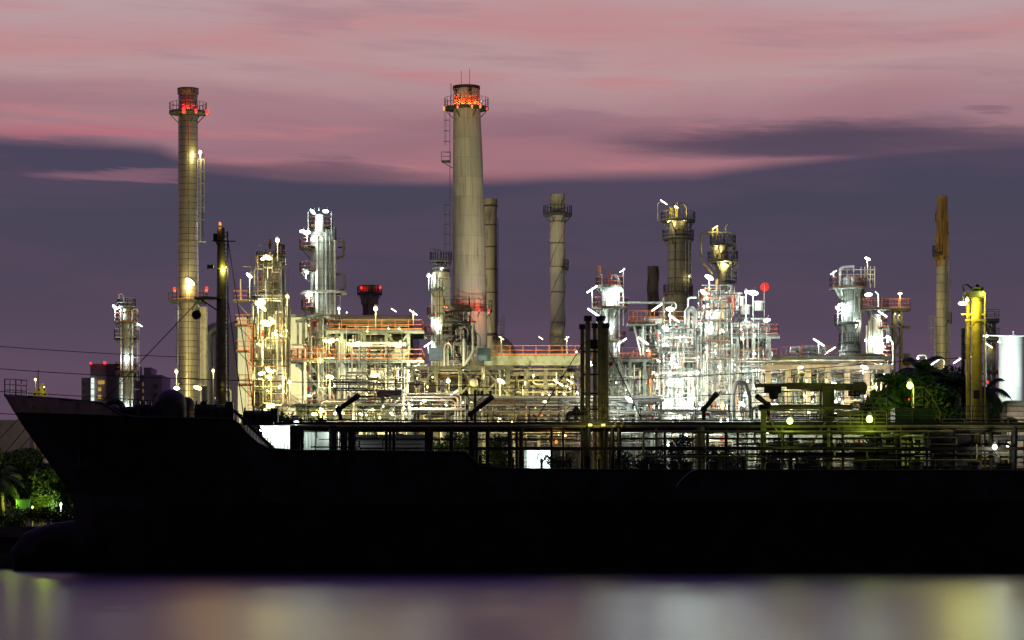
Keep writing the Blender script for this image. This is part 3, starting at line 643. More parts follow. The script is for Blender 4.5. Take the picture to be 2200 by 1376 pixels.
clutter(tanker, 1330, 2200, 918, 1006, 195.5, 4, 52, 501, (1.0, 2.6), ('ship_dark', 'grey_yellow', 'ship_dark', 'steel'), .5); clutter(tanker, 1640, 1910, 885, 925, 197, 3, 20, 502, (.8, 1.8), ('ship_dark', 'grey_yellow'), .4); clutter(tanker, 640, 1300, 925, 965, 196, 3, 18, 503, (.8, 2.0), ('ship_dark',), .4)
b = MB(); b.tube(fillet([P(2128, 960, 197), P(2128, 925, 197), P(2300, 925, 197)], .3), .14, 8); b.tube(fillet([P(1900, 940, 197), P(1985, 925, 197), P(1988, 960, 197)], .3), .12, 8); b.build('cargo_pipe', 'grey_yellow', tanker)
# king post with floodlights
b = MB(); x = P(2098, 0, 199).x; b.cyl((x, 199, zd), (x, 199, P(0, 628, 199).z), .43, 24, .40); kp = b.build('king_post', 'yellow', tanker, True)
b = MB(); x2 = P(2081, 0, 199.6).x; b.cyl((x2, 199.8, zd), (x2, 199.8, P(0, 640, 199).z), .17, 12); x3 = P(2115, 0, 199).x; b.tube(fillet([(x3, 198.8, zd), (x3, 198.8, P(0, 628, 199).z), (x3 - .4, 198.8, P(0, 624, 199).z)], .2), .07, 8)
for py in (700, 760, 820, 870): b.beam((x2, 199.6, P(0, py, 199).z), (x3, 199, P(0, py, 199).z), .08)
b.build('side_post', 'yellow', kp)
b = MB(); b.box(P(2090, 634, 199), (1.4, 1.3, .5)); b.box(P(2100, 624, 199), (.9, .8, .4)); b.tube([P(2072, 628, 199), P(2068, 613, 199), P(2078, 612, 199), P(2088, 620, 199)], .06, 6); b.cyl(P(2092, 625, 199), P(2088, 617, 199), .15, 8); b.cyl(P(2104, 620, 199), P(2098, 612, 199), .12, 8); b.build('post_head', 'ship_dark', kp)
MB().box(P(2098, 848, 198.42), (.45, .1, .65)).build('hatch_plate', 'ship_dark', kp)
b = MB(); b.box(P(2090, 676, 198.8), (1.8, .1, .12)); b.rail([P(2074, 690, 198.5), P(2118, 690, 198.5)], .1, .05, .6, 1); b.build('collar', 'yellow', kp)
lamps(tanker, 198.2, [(2068, 652, 'flood', 'Y', 1.3, .95), (2078, 645, 'globe', 'Y', .6, .7), (2112, 628, 'globe', 'G', .5, .3), (637, 912, 'globe', 'C', 1.2, 1.4), (1195, 950, 'globe', 'O', .3, .6)])
lamps(tanker, 195.4, [(1868, 901, 'globe', 'G', .5, 1.3), (1697, 905, 'globe', 'G', .3, 1.2), (2137, 961, 'globe', 'N', .5, 1.0)])
for a, c_ in (((1452, 1046), (1500, 1009)),):
    MB().tube([P(a[0] + (c_[0] - a[0]) * u, a[1] + (c_[1] - a[1]) * (1 - (1 - u) ** 1.8), 192.6) for u in [i / 10 for i in range(11)]], .03, 5).build('hanging_rope', 'galv', tanker)
lamps(tanker, 198.2, [(1953, 858, 'beacon', 'R', .05, .3)])
light(tanker, P(2112, 640, 197.3), 'Y', 60, .15); light(tanker, P(2104, 700, 195), 'Y', 50, .3)
for px in (1268, 1296):
    o = MB().box(P(px, 914, 196.2), (.3, .25, .2)).build('added_deck_lamp', 'galv', tanker); light(o, P(px, 905, 195.6), 'Y', 45, .1)  # lamp boxes added to light the vent posts, true source unseen

# added spots at the masts, without fixtures, for coloured bands on the water
light(tanker, P(2068, 652, 197.2), 'Y', 1500, .5, 'SPOT', (P(2000, 0, 120).x, 120, 0), 95)
light(tanker, P(2112, 640, 196.8), 'G', 900, .4, 'SPOT', (P(2050, 0, 120).x, 120, 0), 95)
light(tanker, P(456, 642, 195.8), 'O', 600, .4, 'SPOT', (P(450, 0, 120).x, 120, 0), 95)
# ------------------------------------------------------------------ towers and stacks
S = 'clad_warm'
tower('process_column', 'slim grey column with lit platforms standing apart at the far left above the bow', 'column', 272, 655, 8.5, 320, m='clad',
      plats=[(694, 26, 0, 360), (728, 27, -30, 210, 'galv'), (800, 24, 0, 360, 'orange'), (662, 20, 0, 360, 'galv')], ladders=[(0, 860, 700)],
      pipes=[(-20, 5, 1.4, 1137, 668, 'pipe_white'), (200, 4, 1.6, 860, 664, 'pipe'), (-60, 3, 1.0, 1137, 720, 'galv')],
      loops=[([(256, 660), (256, 632), (264, 632), (268, 655)], 1.2, 'galv'), ([(285, 690), (285, 664), (295, 664), (295, 700)], 2.0, 'pipe_white'), ([(281, 640), (281, 660)], .6, 'galv'), ([(254, 622), (254, 655)], .5, 'red_paint')],
      lmps=[(247, 660, 'flood', 'C', 1.6, 1.1, 690), (274, 766, 'flood', 'C', .9, .9), (275, 873, 'flood', 'C', .9, .9), (299, 698, 'tube2', 'N', .1, .5)])
T = tower('steel_stack', 'tall steel stack with a red lit ring platform near its top', 'chimney', 404, 192, 22, 312, m='stack_steel', head='open',
      segs=[(1137, 24), (640, 22.5), (470, 21.5), (235, 21), (205, 20.5), (192, 22)],
      plats=[(648, 42, 0, 360), (243, 41, 0, 360, 'galv')], rings=[(198, 22.6, 5, 'flue'), (524, 22.6, 1.4, 'flue'), (192, 23, 1.2, 'dark')],
      ladders=[(-25, 500, 345)], pipes=[(-8, 6, 2.2, 1137, 660, 'pipe'), (0, 10, 1.0, 510, 330, 'dark'), (185, 3, .9, 1137, 660, 'pipe_dark')],
      loops=[([(438, 660), (438, 830)], 8, 'pipe'), ([(424, 506), (424, 520), (442, 520)], 1, 'galv')],
      lmps=[(409, 605, 'flood', 'W', 2.6, 1.9), (430, 328, 'globe', 'W', 1.2, 1.1, 520)])
lamps(T, 305, [(395, 235, 'beacon', 'R', 1.2, 1.3), (421, 237, 'beacon', 'R', .6, .9), (445, 239, 'beacon', 'R', 1.0, 1.2), (375, 621, 'beacon', 'R', .2, 1.0), (444, 620, 'beacon', 'R', .2, 1.0)])
lamps(T, 306, [(379, 799, 'globe', 'W', .7, 1.0, 850), (425, 833, 'flood', 'Y', 1.6, 1.5), (380, 834, 'flood', 'C', 1.0, 1.2)])
for px in (392, 404, 416): light(T, P(px, 232, 312 - 1.55), 'R', 50, .08)
T = tower('process_column', 'dark cylindrical column with a wide white walkway ring and side pipe loops, lit cool white', 'column', 695, 505, 28, 335, m='clad',
      plats=[(534, 52, 125, 235), (664, 48, 125, 235), (585, 52, 125, 235, 'orange')], rings=[(630, 50, 2.2, 'pipe_white'), (516, 29, 4, 'pipe_white')],
      ladders=[(-90, 900, 640)], pipes=[(-110, 3, 2.2, 1137, 512, 'pipe_white'), (-60, 3, 1.8, 1137, 512, 'pipe'), (-35, 3, 2.4, 700, 512, 'pipe_white'), (-85, 2, 1.0, 1137, 512, 'pipe_dark'), (-130, 3, 1.6, 1137, 590, 'pipe_dark'), (-75, 4, 2.6, 900, 500, 'galv')],
      loops=[([(722, 516), (738, 516), (738, 552), (724, 556)], 3.0, 'clad_warm'), ([(722, 590), (740, 592), (741, 620), (728, 624)], 3.0, 'clad_warm'), ([(726, 532), (742, 532)], 1.5, 'dark'), ([(731, 636), (731, 700)], 1.2, 'pipe_white')],
      lmps=[(657, 583, 'flood', 'C', 2.0, 1.3, 600), (660, 500, 'flood', 'C', 2.0, 1.5, 520), (664, 634, 'flood', 'C', 2.0, 1.5, 650), (685, 452, 'flood', 'C', .1, .2)])
b = MB(); c = P(688, 486, 335); platform(T, c.x, c.y, P(0, 488, 335).z, .3, 27 * k(335), 0, 360, 'orange'); pipe_px(T, 333, [(686, 500), (686, 462)], 9, 'pipe_white', 'head_vessel', 14)
for px in (662, 712): pipe_px(T, 333, [(px, 505), (px, 455)], 1.0, 'galv', 'post')
pipe_px(T, 333, [(719, 488), (719, 516)], 3.6, 'dark', 'post'); lamps(T, 331, [(672, 455, 'flood', 'C', 1.6, 1.25), (700, 454, 'flood', 'C', 1.6, 1.25), (728, 664, 'globe', 'N', .9, .9, 700), (650, 497, 'flood', 'C', .8, 1.2)])
tower('flue_stack', 'short dark stack with a flared top and three red lamps behind the drum structure', 'chimney', 794, 616, 15, 420, m='flue', head='open', segs=[(1137, 15), (660, 15), (640, 20), (614, 22)], plats=[(632, 27, 0, 360, 'dark')],
      lmps=[(776, 619, 'beacon', 'R', .15, 1.2), (785, 617, 'beacon', 'R', .15, 1.2), (817, 618, 'beacon', 'R', .15, 1.2)])
# the big concrete chimney
s = k(345); c = P(1008, 1137, 345); T = thing('concrete_chimney', 'massive tapered concrete chimney with an orange lit gallery, the widest one in the middle', 'chimney', (c.x, c.y, GZ))
prof = [(40 * s, GZ, 4 * s), (38 * s, P(0, 800, 345).z, 2 * s), (35.5 * s, P(0, 560, 345).z, 0), (31.5 * s, P(0, 330, 345).z, -3 * s), (29 * s, P(0, 238, 345).z, -5 * s), (28.3 * s, P(0, 188, 345).z, -6 * s), (24 * s, P(0, 188, 345).z, -6 * s), (24 * s, P(0, 210, 345).z, -6 * s), (.1, P(0, 210, 345).z, -6 * s)]
MB().lathe((c.x, c.y), prof, 40).build('shaft', 'concrete_shaft', T, True)
cx = c.x - 6 * s; z = P(0, 188, 345).z; MB().lathe((cx, c.y), [(27 * s, z - .3), (29.4 * s, z - .3), (29.4 * s, z + .12), (24 * s, z + .12)], 40).build('crown_ring', 'dark', T, True)
o = platform(T, cx, c.y, P(0, 234, 345).z, 28.5 * s, 48 * s, 0, 360, 'galv', 1.3, 'dark'); platform(T, c.x, c.y, P(0, 669, 345).z, 36 * s, 50 * s, 0, 360, 'pipe_dark', 1.3, 'dark')
for px in (991, 1009): pipe_px(T, 345, [(px, 190), (px, 152 if px == 991 else 148)], .45, 'dark', 'lightning_rod')
b = MB()
for px in (980, 1010): b.beam(P(px, 190, 343.2), P(px, 207, 343.2), .12); b.ball(P(px, 195, 343), .25, 8)
b.build('bracket', 'dark', T)
x = c.x - 41.5 * s; ladder(T, (x, c.y, GZ), (x, c.y, P(0, 440, 345).z), 'pipe_dark', True, V((-1, 0, 0))); ladder(T, (x, c.y, P(0, 440, 345).z), (x, c.y, P(0, 350, 345).z), 'pipe_dark', False, V((-1, 0, 0))); ladder(T, (x, c.y, P(0, 350, 345).z), (x, c.y, P(0, 236, 345).z), 'pipe_dark', True, V((-1, 0, 0)))
b = MB(); b.box((x - .5, c.y, P(0, 348, 345).z), (1.2, 1.4, .12)); b.rail([(x - 1.1, c.y - .7, P(0, 348, 345).z), (x + .1, c.y - .7, P(0, 348, 345).z)], 1.2, .07, .8, 2); b.beam((x - 1, c.y, P(0, 348, 345).z), (x + .4, c.y, P(0, 362, 345).z), .1); b.build('rest_platform', 'pipe_dark', T)
pipe_px(T, 345, [(969, 238), (969, 180)], .8, 'pipe_dark', 'mast')
lamps(T, 345 - 2.9, [(954, 232, 'beacon', 'O', .1, 1.0), (983, 229, 'beacon', 'O', .05, .7), (1014, 228, 'beacon', 'O', .05, .9), (1032, 228, 'beacon', 'O', .05, .9), (1046, 233, 'beacon', 'R', .3, .7)])
for i in range(6):
    a = math.radians(-158 + i * 27); light(T, V((P(1002, 0, 345).x + 2.12 * math.cos(a), 345 + 2.12 * math.sin(a), P(0, 229, 345).z)), 'E', 120, .06)
light(T, P(1032, 664, 345 - 3.2), 'R', 150, .12); light(T, P(980, 660, 345 - 3.2), 'R', 60, .12)
lamps(T, 345 - 3.0, [(1050, 668, 'beacon', 'R', .8, 1.0), (1030, 666, 'beacon', 'R', .5, .4), (978, 664, 'beacon', 'R', .3, .4)])
T = tower('flue_stack', 'round grey flue stack close behind the right side of the concrete chimney', 'chimney', 1054, 428, 14, 372, m='flue', head='open', segs=[(1137, 16), (735, 15), (460, 13.5), (445, 14.5), (428, 14.5)], rings=[(444, 16, 1, 'dark'), (485, 14.4, .7, 'dark'), (532, 14.6, .7, 'dark'), (580, 15, .7, 'dark'), (630, 15.2, .7, 'dark'), (720, 15.6, 3, 'dark')], pipes=[(0, 2, .7, 700, 470, 'dark')])
pipe_px(T, 366, [(1056, 740), (1085, 745), (1098, 800), (1098, 1100)], 20, 'flue', 'duct', 16)
ladder(T, P(1079, 760, 368), P(1079, 680, 368), 'pipe_dark')
def strake(name, label, px, pt_, r_, Y, m, plat=None, turns=1.6, wob=1.6):
    c = P(px, 1137, Y); s = k(Y); T = tower(name, label, 'chimney', px, pt_, r_, Y, m=m, head='open', plats=plat or [], rings=[(pt_ + d, r_ * 1.06, .7, 'pipe_dark') for d in (58, 105, 155, 210, 275) if pt_ + d < 760])
    z0, z1 = P(0, 760, Y).z, P(0, pt_, Y).z
    for ph in range(3):
        b = MB(); prev = None
        for i in range(60):
            t_ = i / 59; a = ph * 2.094 + turns * 2 * math.pi * t_; z = z0 + (z1 - z0) * t_; u = V((math.cos(a), math.sin(a), 0))
            cur = (V((c.x, c.y, z)) + u * r_ * s * .97, V((c.x, c.y, z)) + u * (r_ + wob) * s)
            if prev:
                n = V((0, 0, .12)); b.add([prev[0], prev[1], cur[1], cur[0], prev[0] + n, prev[1] + n, cur[1] + n, cur[0] + n], [(0, 1, 2, 3), (7, 6, 5, 4), (1, 5, 6, 2), (0, 3, 7, 4)])
            prev = cur
        b.build('strake', 'flue', T)
    return T
strake('straked_stack', 'tall beige stack with spiral fins and a ring platform, right of the concrete chimney', 1198, 419, 15.5, 345, 'concrete', [(462, 31, 0, 360, 'pipe_dark'), (578, 24, -60, 60, 'pipe_dark')])
strake('straked_stack', 'small grey stack with spiral fins between the white lit structures', 1403, 573, 12, 400, 'flue', None, 1.1)
T = tower('process_column', 'grey column with a hooked vent pipe close to the left edge of the concrete chimney', 'column', 947, 580, 19, 325, m=S,
      plats=[(562, 24, 0, 360, 'pipe_dark'), (625, 28, 150, 280, 'pipe_dark'), (720, 38, 120, 240), (680, 30, 150, 240, 'orange')], rings=[(583, 20, 3, 'dark'), (675, 20.5, 1, 'pipe_dark')],
      pipes=[(-150, 3, 1.5, 1137, 590, 'pipe_white'), (-120, 3, 1.5, 1137, 590, 'pipe'), (-70, 3, 2, 1137, 620, 'galv'), (-95, 3, 1, 1137, 600, 'pipe_dark')], ladders=[(-60, 800, 600)],
      loops=[([(925, 536), (944, 537), (948, 545), (948, 575)], 1.5, 'pipe_dark'), ([(965, 590), (965, 640)], 2, 'dark')],
      lmps=[(921, 593, 'globe', 'C', 1.2, 1.15, 625), (940, 700, 'flood', 'C', .8, .3), (920, 740, 'tube', 'C', .5, .7, 760), (934, 690, 'flood', 'C', .9, .5), (948, 578, 'tube', 'N', .1, .3)])
# right-hand columns
T = tower('process_column', 'white lit column with orange railings and a gooseneck vent, joined to a long level pipe', 'column', 1310, 625, 17, 292, m='clad_bright',
      plats=[(618, 30, 0, 360), (663, 39, 0, 360), (735, 34, 0, 360), (785, 40, 0, 360, 'orange')], ladders=[(-140, 900, 670)],
      pipes=[(-110, 3, 2, 1137, 640, 'pipe_white'), (-70, 4, 2.4, 1137, 640, 'pipe'), (-30, 5, 2, 1137, 600, 'pipe_white'), (-160, 5, 2.6, 1137, 690, 'pipe_white'), (-95, 3, 1, 1137, 640, 'pipe_dark')],
      loops=[([(1292, 625), (1292, 590)], 2.2, 'pipe_white'), ([(1309, 625), (1309, 582)], 2, 'red_paint'), ([(1313, 600), (1313, 592), (1327, 592), (1328, 640)], 2.2, 'pipe_white'), ([(1339, 700), (1339, 575)], 1.2, 'pipe_white'), ([(1288, 588), (1288, 572)], 3.0, 'orange'), ([(1331, 651), (1450, 651), (1453, 662), (1443, 668)], 2.6, 'pipe')],
      lmps=[(1328, 620, 'flood', 'C', 2.6, 1.7), (1272, 622, 'tube', 'C', .6, .8, 663), (1275, 672, 'tube2', 'C', 1.0, .9), (1337, 582, 'tube', 'C', .2, .4), (1310, 645, 'flood', 'C', 1.0, .8), (1335, 735, 'tube', 'C', .8, .8), (1316, 700, 'flood', 'C', 1.5, .5), (1266, 777, 'flood', 'N', 1, .7), (1285, 778, 'flood', 'C', 1, .9)])
T = tower('process_column', 'tall dark clad column with a crowded top platform, highest right of the chimneys', 'column', 1457, 478, 22.5, 335, m='clad_dark', head='dome', segs=[(1137, 28), (640, 26), (615, 23), (520, 22), (478, 20)],
      plats=[(475, 37, 0, 360, 'galv'), (514, 34, 0, 360, 'galv'), (632, 32, 0, 360, 'pipe_dark')], ladders=[(-50, 640, 520)], rings=[(560, 23, .8, 'pipe_dark'), (600, 23.4, .8, 'pipe_dark')],
      pipes=[(0, 5, 1.3, 640, 480, 'pipe_dark'), (-20, 3, 1.5, 1137, 500, 'clad_warm'), (-110, 2, 1, 640, 500, 'pipe_dark')],
      loops=[([(1445, 475), (1445, 440), (1470, 438), (1475, 446), (1475, 480)], 2.2, 'clad_warm'), ([(1453, 475), (1453, 436)], 3.5, 'yellow'), ([(1440, 475), (1440, 446)], 2.5, 'yellow'), ([(1413, 475), (1413, 436), (1424, 435)], .8, 'galv'), ([(1431, 470), (1431, 452), (1442, 452)], 1.6, 'pipe_dark'), ([(1482, 480), (1482, 640)], 1, 'pipe_dark')],
      lmps=[(1426, 435, 'tube2', 'W', .35, .6), (1453, 445, 'flood', 'W', .9, .75), (1440, 474, 'tube', 'W', .6, .5), (1481, 594, 'globe', 'W', .12, .5), (1470, 474, 'globe', 'W', .1, .3)])
T = tower('process_column', 'narrow column with large overhead pipe loops on both sides above the white lit unit', 'column', 1553, 565, 13, 305, m='clad_dark', head='dome', segs=[(1137, 15), (600, 14), (560, 12), (528, 9)],
      plats=[(562, 33, 0, 360, 'galv'), (527, 28, 0, 360, 'galv'), (605, 30, -80, 60, 'galv')], ladders=[(0, 620, 530)],
      loops=[([(1530, 590), (1506, 560), (1505, 503), (1522, 500)], 2.6, 'clad_warm'), ([(1520, 500), (1575, 500)], 2, 'galv'), ([(1560, 497), (1560, 484), (1566, 481)], 1.4, 'galv'), ([(1553, 575), (1556, 500)], 2.4, 'clad_warm'), ([(1565, 506), (1578, 516), (1578, 570), (1566, 574)], 2.6, 'clad_warm'), ([(1531, 512), (1531, 490)], 2.4, 'yellow'), ([(1541, 512), (1541, 488)], 2.4, 'yellow'), ([(1538, 555), (1538, 520)], 7, 'clad_warm')],
      lmps=[(1537, 489, 'tube', 'W', .3, .4), (1541, 530, 'globe', 'W', .7, .5), (1555, 566, 'tube2', 'W', 1.2, .7)])
T = tower('process_column', 'stout column under a flared head platform with a tall pipe loop on top', 'column', 1826, 600, 20, 312, m='clad_bright', segs=[(1137, 26), (770, 24), (745, 20.5), (680, 19), (600, 15)],
      plats=[(696, 34, 60, 300, 'galv'), (738, 24, 0, 360, 'pipe_dark'), (757, 26, 0, 360, 'galv')], rings=[(755, 25, 2, 'galv')], ladders=[(-110, 690, 625)],
      pipes=[(-30, 3, 4.2, 1137, 610, 'clad_warm'), (-70, 3, 1.2, 780, 610, 'pipe'), (-140, 4, 1.4, 900, 640, 'pipe_white')],
      loops=[([(1805, 616), (1805, 578), (1812, 574), (1835, 573)], 3.2, 'pipe_white'), ([(1832, 615), (1834, 602), (1845, 598), (1854, 606), (1854, 640)], 4.2, 'clad_warm')],
      lmps=[(1800, 663, 'flood', 'C', 1.2, 1.1, 700), (1808, 655, 'flood', 'C', 1.4, 1.3), (1791, 586, 'tube', 'C', .3, .5, 618), (1783, 754, 'tube', 'C', .8, .9), (1843, 690, 'flood', 'C', 1.3, .5)])
c = P(1822, 0, 312); platform(T, c.x, c.y, P(0, 620, 312).z, .5, 40 * k(312), 0, 360, 'orange', 1.2, 'galv', False)
b = MB()
for px in (1795, 1806, 1840, 1850): b.beam(P(px, 618, 311), P(1822 + (px - 1822) * .35, 655, 312), .3)
b.build('bracket', 'galv', T)
b = MB()
for px in (1807, 1820, 1834, 1850, 1858, 1870, 1879): b.beam(P(px, 618, 312.5), P(px, 573, 312.5), .1)
for py in (580, 590, 600): b.beam(P(1807, py, 312.5), P(1880, py, 312.5), .08)
b.build('upper_frame', 'pipe_white', T); clutter(T, 1852, 1880, 575, 616, 312, 2, 9, 71, (.6, 1.6)); lamps(T, 309, [(1864, 556, 'flood', 'N', 1.0, 1.0, 600)])
T = tower('process_column', 'pale column with orange railed square platforms beside the stout column', 'column', 1880, 680, 10, 302, m='clad_bright', segs=[(1137, 18), (790, 18), (760, 12), (680, 11)],
      plats=[(665, 30, 0, 360), (706, 26, -60, 60), (765, 34, -60, 40)], pipes=[(-10, 4, 1.6, 1137, 690, 'pipe_white'), (200, 4, 2, 1137, 690, 'pipe'), (-120, 3, 1, 1137, 690, 'pipe_dark')], ladders=[(0, 780, 700)],
      loops=[([(1887, 660), (1887, 632), (1880, 627)], 1.6, 'pipe_white'), ([(1905, 790), (1918, 784), (1918, 735), (1905, 725)], 1.5, 'pipe_white'), ([(1862, 700), (1862, 760), (1870, 770)], 2, 'pipe')],
      lmps=[(1866, 633, 'flood', 'C', 1.6, 1.3), (1909, 725, 'flood', 'C', 1.2, 1.0), (1896, 675, 'tube2', 'C', .7, .7), (1897, 745, 'flood', 'C', 1.3, .9), (1878, 730, 'tube', 'C', 1.6, .7), (1860, 732, 'globe', 'N', .6, .7), (1892, 770, 'flood', 'C', 1.2, 1.0)])
T = frame('lattice_tower', 'slender dark steel tower with an amber lamp, right of the last process column', 'tower', 1921, 1937, [664, 700, 760], 330, 1.2, 2, 2, .3, 'pipe_dark', 'orange', [0], [(0, 1, 0, 0), (0, 2, 1, 0), (0, 3, 2, 0)], 1.0)
lamps(T, 329, [(1934, 631, 'flood', 'W', .5, .8, 664), (1923, 675, 'globe', 'W', .2, .4), (1932, 678, 'globe', 'W', .2, .3)])
T = tower('steel_stack', 'slim stack with a rusty orange upper half and a pale lower half, far right', 'chimney', 2025, 422, 12, 330, m='clad_warm', head='flat', segs=[(1137, 16), (780, 15), (650, 14), (560, 12.5)], plats=[(548, 22, 100, 260, 'pipe_dark'), (692, 20, -70, 70, 'pipe_dark')], rings=[(650, 14.5, 1, 'galv')], ladders=[(-70, 780, 560), (190, 780, 680)])
c = P(2024, 0, 330); s = k(330)
MB().lathe((c.x, c.y), [(12.3 * s, P(0, 574, 330).z), (12.3 * s, P(0, 453, 330).z), (11.5 * s, P(0, 452, 330).z), (11.5 * s, P(0, 422, 330).z), (9 * s, P(0, 422, 330).z), (9 * s, P(0, 430, 330).z), (.1, P(0, 430, 330).z)], 30).build('upper_shell', 'rust', T, True)
b = MB()
for i in range(7):
    for (z0, z1) in ((572, 505), (478, 455)) if i % 2 else ((530, 475),):
        a = math.radians(i * 51 - 90); b.beam((c.x + 13 * s * math.cos(a), c.y + 13 * s * math.sin(a), P(0, z0, 330).z), (c.x + 13 * s * math.cos(a), c.y + 13 * s * math.sin(a), P(0, z1, 330).z), .35, .2, up=(1, 0, 0))
b.build('strake', 'rust', T)
T = tower('vent_stack', 'short orange-brown stack with a round open mouth facing forward above the palm trees', 'chimney', 1948, 795, 6.5, 262, m='rust', head='flat')
q = P(1948, 777, 261); b = MB(); b.tube([q + V((.45 * math.cos(a), 0, .45 * math.sin(a))) for a in [2 * math.pi * i / 20 for i in range(21)]], .12, 8); b.cyl(q + V((0, .3, 0)), q + V((0, .1, 0)), .42, 16); b.build('mouth_ring', 'rust', T, True)

# ------------------------------------------------------------------ the building and structures on the left
T = thing('storage_building', 'huge plain pale yellow building wall behind the left process columns', 'building', P(670, 1137, 395))
x0, x1, x2 = P(458, 0, 392).x, P(511, 0, 380).x, P(880, 0, 380).x; zt = P(0, 686, 380).z
b = MB(); vs = [(x0, 392, GZ), (x1, 380, GZ), (x2, 380, GZ), (x2, 420, GZ), (x0, 420, GZ)]; b.add(vs + [(a, c_, zt if i else zt - .8) for i, (a, c_, _) in enumerate(vs)], [(0, 1, 6, 5), (1, 2, 7, 6), (2, 3, 8, 7), (3, 4, 9, 8), (4, 0, 5, 9), (5, 6, 7, 8, 9)]); wl = b.build('wall', 'wall_pale', T)
b = MB(); b.box(((x1 + x2) / 2, 379.9, zt + .05), (x2 - x1 + .3, .5, .35))
for i in range(13): b.box((x1 + 1.2 + i * (x2 - x1 - 2) / 12, 379.93, (GZ + zt) / 2), (.07, .1, zt - GZ - .4))
b.build('trim', 'wall_pale', wl)
T = thing('elbow_duct', 'big grey bent duct rising beside the tall steel stack', 'duct', P(448, 1137, 330)); pipe_px(T, 330, [(446, 1137), (446, 712), (475, 700), (478, 1137)], 12, 'clad', 'duct', 18); lamps(T, 322, [(458, 797, 'globe', 'W', .6, .9, 850)])
# column with wrapped platforms (second from left, very bright)
T = tower('process_column', 'crowded column with many small platforms and yellow lamps before the pale building', 'column', 582, 580, 22, 296, m=S, segs=[(1137, 36), (820, 34), (700, 31), (660, 27), (600, 22), (560, 16)],
      plats=[(886 - 16, 42, 0, 360), (846, 42, 200, 340), (774, 46, 0, 360), (728, 42, 170, 350), (700, 52, 160, 230, 'galv'), (562, 32, 0, 360, 'galv'), (547, 30, -60, 60), (640, 50, 150, 220, 'galv')],
      pipes=[(-130, 3, 3, 1137, 660, 'clad_warm'), (-115, 5, 2, 1137, 600, 'pipe_white'), (-100, 4, 3.5, 1137, 640, 'pipe'), (-60, 4, 4.5, 1137, 610, 'clad_warm'), (-35, 5, 2.2, 1137, 560, 'pipe_white'), (-20, 8, 3, 1137, 655, 'pipe'), (-80, 3, 1.4, 1137, 640, 'pipe_brown'), (-160, 6, 2, 1137, 700, 'pipe_brown')],
      ladders=[(-95, 900, 800), (-150, 900, 700), (-75, 770, 640)],
      loops=[([(592, 560), (592, 527), (604, 524), (608, 536), (608, 560)], 2, 'clad_warm'), ([(553, 527), (585, 527)], .8, 'galv'), ([(580, 535), (580, 515)], 3, 'pipe_brown'), ([(517, 600), (517, 645), (540, 645)], 1.6, 'pipe_white'), ([(523, 573), (540, 573), (545, 600)], 1, 'galv'), ([(606, 560), (612, 640), (622, 660), (622, 870)], 3, 'clad_warm')])
clutter(T, 545, 615, 545, 640, 289, 3, 26, 3, (.7, 2.2)); clutter(T, 540, 625, 640, 880, 287, 5, 44, 5, (.8, 2.6)); 
lamps(T, 288, [(596, 517, 'globe', 'W', .9, 1.2, 560), (575, 553, 'flood', 'W', 1.5, 1.5), (566, 556, 'flood', 'W', .5, 1.0), (536, 592, 'flood', 'C', 1.1, 1.2, 640), (560, 650, 'flood', 'W', 2.2, 2.0), (566, 662, 'flood', 'W', .6, 1.4), (617, 638, 'globe', 'W', .8, 1.1, 690), (573, 694, 'flood', 'W', 2.4, 2.2), (585, 688, 'flood', 'Y', .6, 1.5), (562, 802, 'flood', 'W', 1.1, 1.3), (579, 795, 'flood', 'W', 1.8, 1.6), (579, 810, 'flood', 'Y', .6, 1.3), (622, 822, 'globe', 'W', .8, 1.1, 870), (582, 872, 'flood', 'Y', 1.6, 1.7), (570, 882, 'flood', 'W', .5, 1.0), (609, 817, 'globe', 'W', .3, .6), (555, 740, 'flood', 'W', 1.1, .6)])
# small side platforms on the left of it
b = MB(); d = []
for i, (px, py) in enumerate(((518, 648), (522, 700), (524, 756), (528, 828))):
    q = P(px, py, 291); o = MB().box(q, (1.7, 1.3, .14)).build('side_platform', 'grate', T); MB().rail([q + V((-.8, -.6, .07)), q + V((.8, -.6, .07)), q + V((.8, .6, .07)), q + V((-.8, .6, .07))], 1.1, .05, .9, 2, True).build('railing', 'orange', o)
    b.beam(q + V((-.6, 0, 0)), q + V((.9, 0, -1.6)), .1)
b.build('bracket', 'steel', T)
ladder(T, P(538, 900, 290.5), P(538, 700, 290.5), 'orange')
# drum structure
T = frame('equipment_frame', 'two level grey steel structure carrying a long horizontal drum, lit yellow from inside', 'structure', 735, 878, [711, 774, 872], 300, 9, 4, 2, .36, 'steel', 'orange', None, [(0, 2, 1, 0), (2, 1, 0, 0), (1, 1, 0, 1), (2, 2, 1, 1)], 1.6)
s = k(300); drum(T, 738, 880, 692, 14.5, 302, 'clad_warm', lvl=P(0, 711, 300).z); drum(T, 765, 865, 734, 15, 304, 'clad_warm', saddle=False)
pipe_px(T, 299, [(745, 739), (872, 739)], 4.2, 'pipe_white'); pipe_px(T, 299, [(755, 745), (866, 745)], 1.4, 'pipe')
clutter(T, 740, 880, 715, 772, 301, 7, 22, 21, (.7, 2.4)); clutter(T, 740, 880, 778, 870, 300, 8, 50, 22, (.8, 3)); drum(T, 760, 800, 829, 9, 303, 'clad_warm', axis='y', lvl=GZ + 15); drum(T, 825, 858, 852, 5, 299, 'pipe_white', lvl=GZ + 13)
stairs(T, 884, 840, 900, 800, 300)
for px, py in ((765, 744), (832, 746)): MB().box(P(px, py + 3, 301), (.9, .8, .5)).build('actuator', 'dark', T)
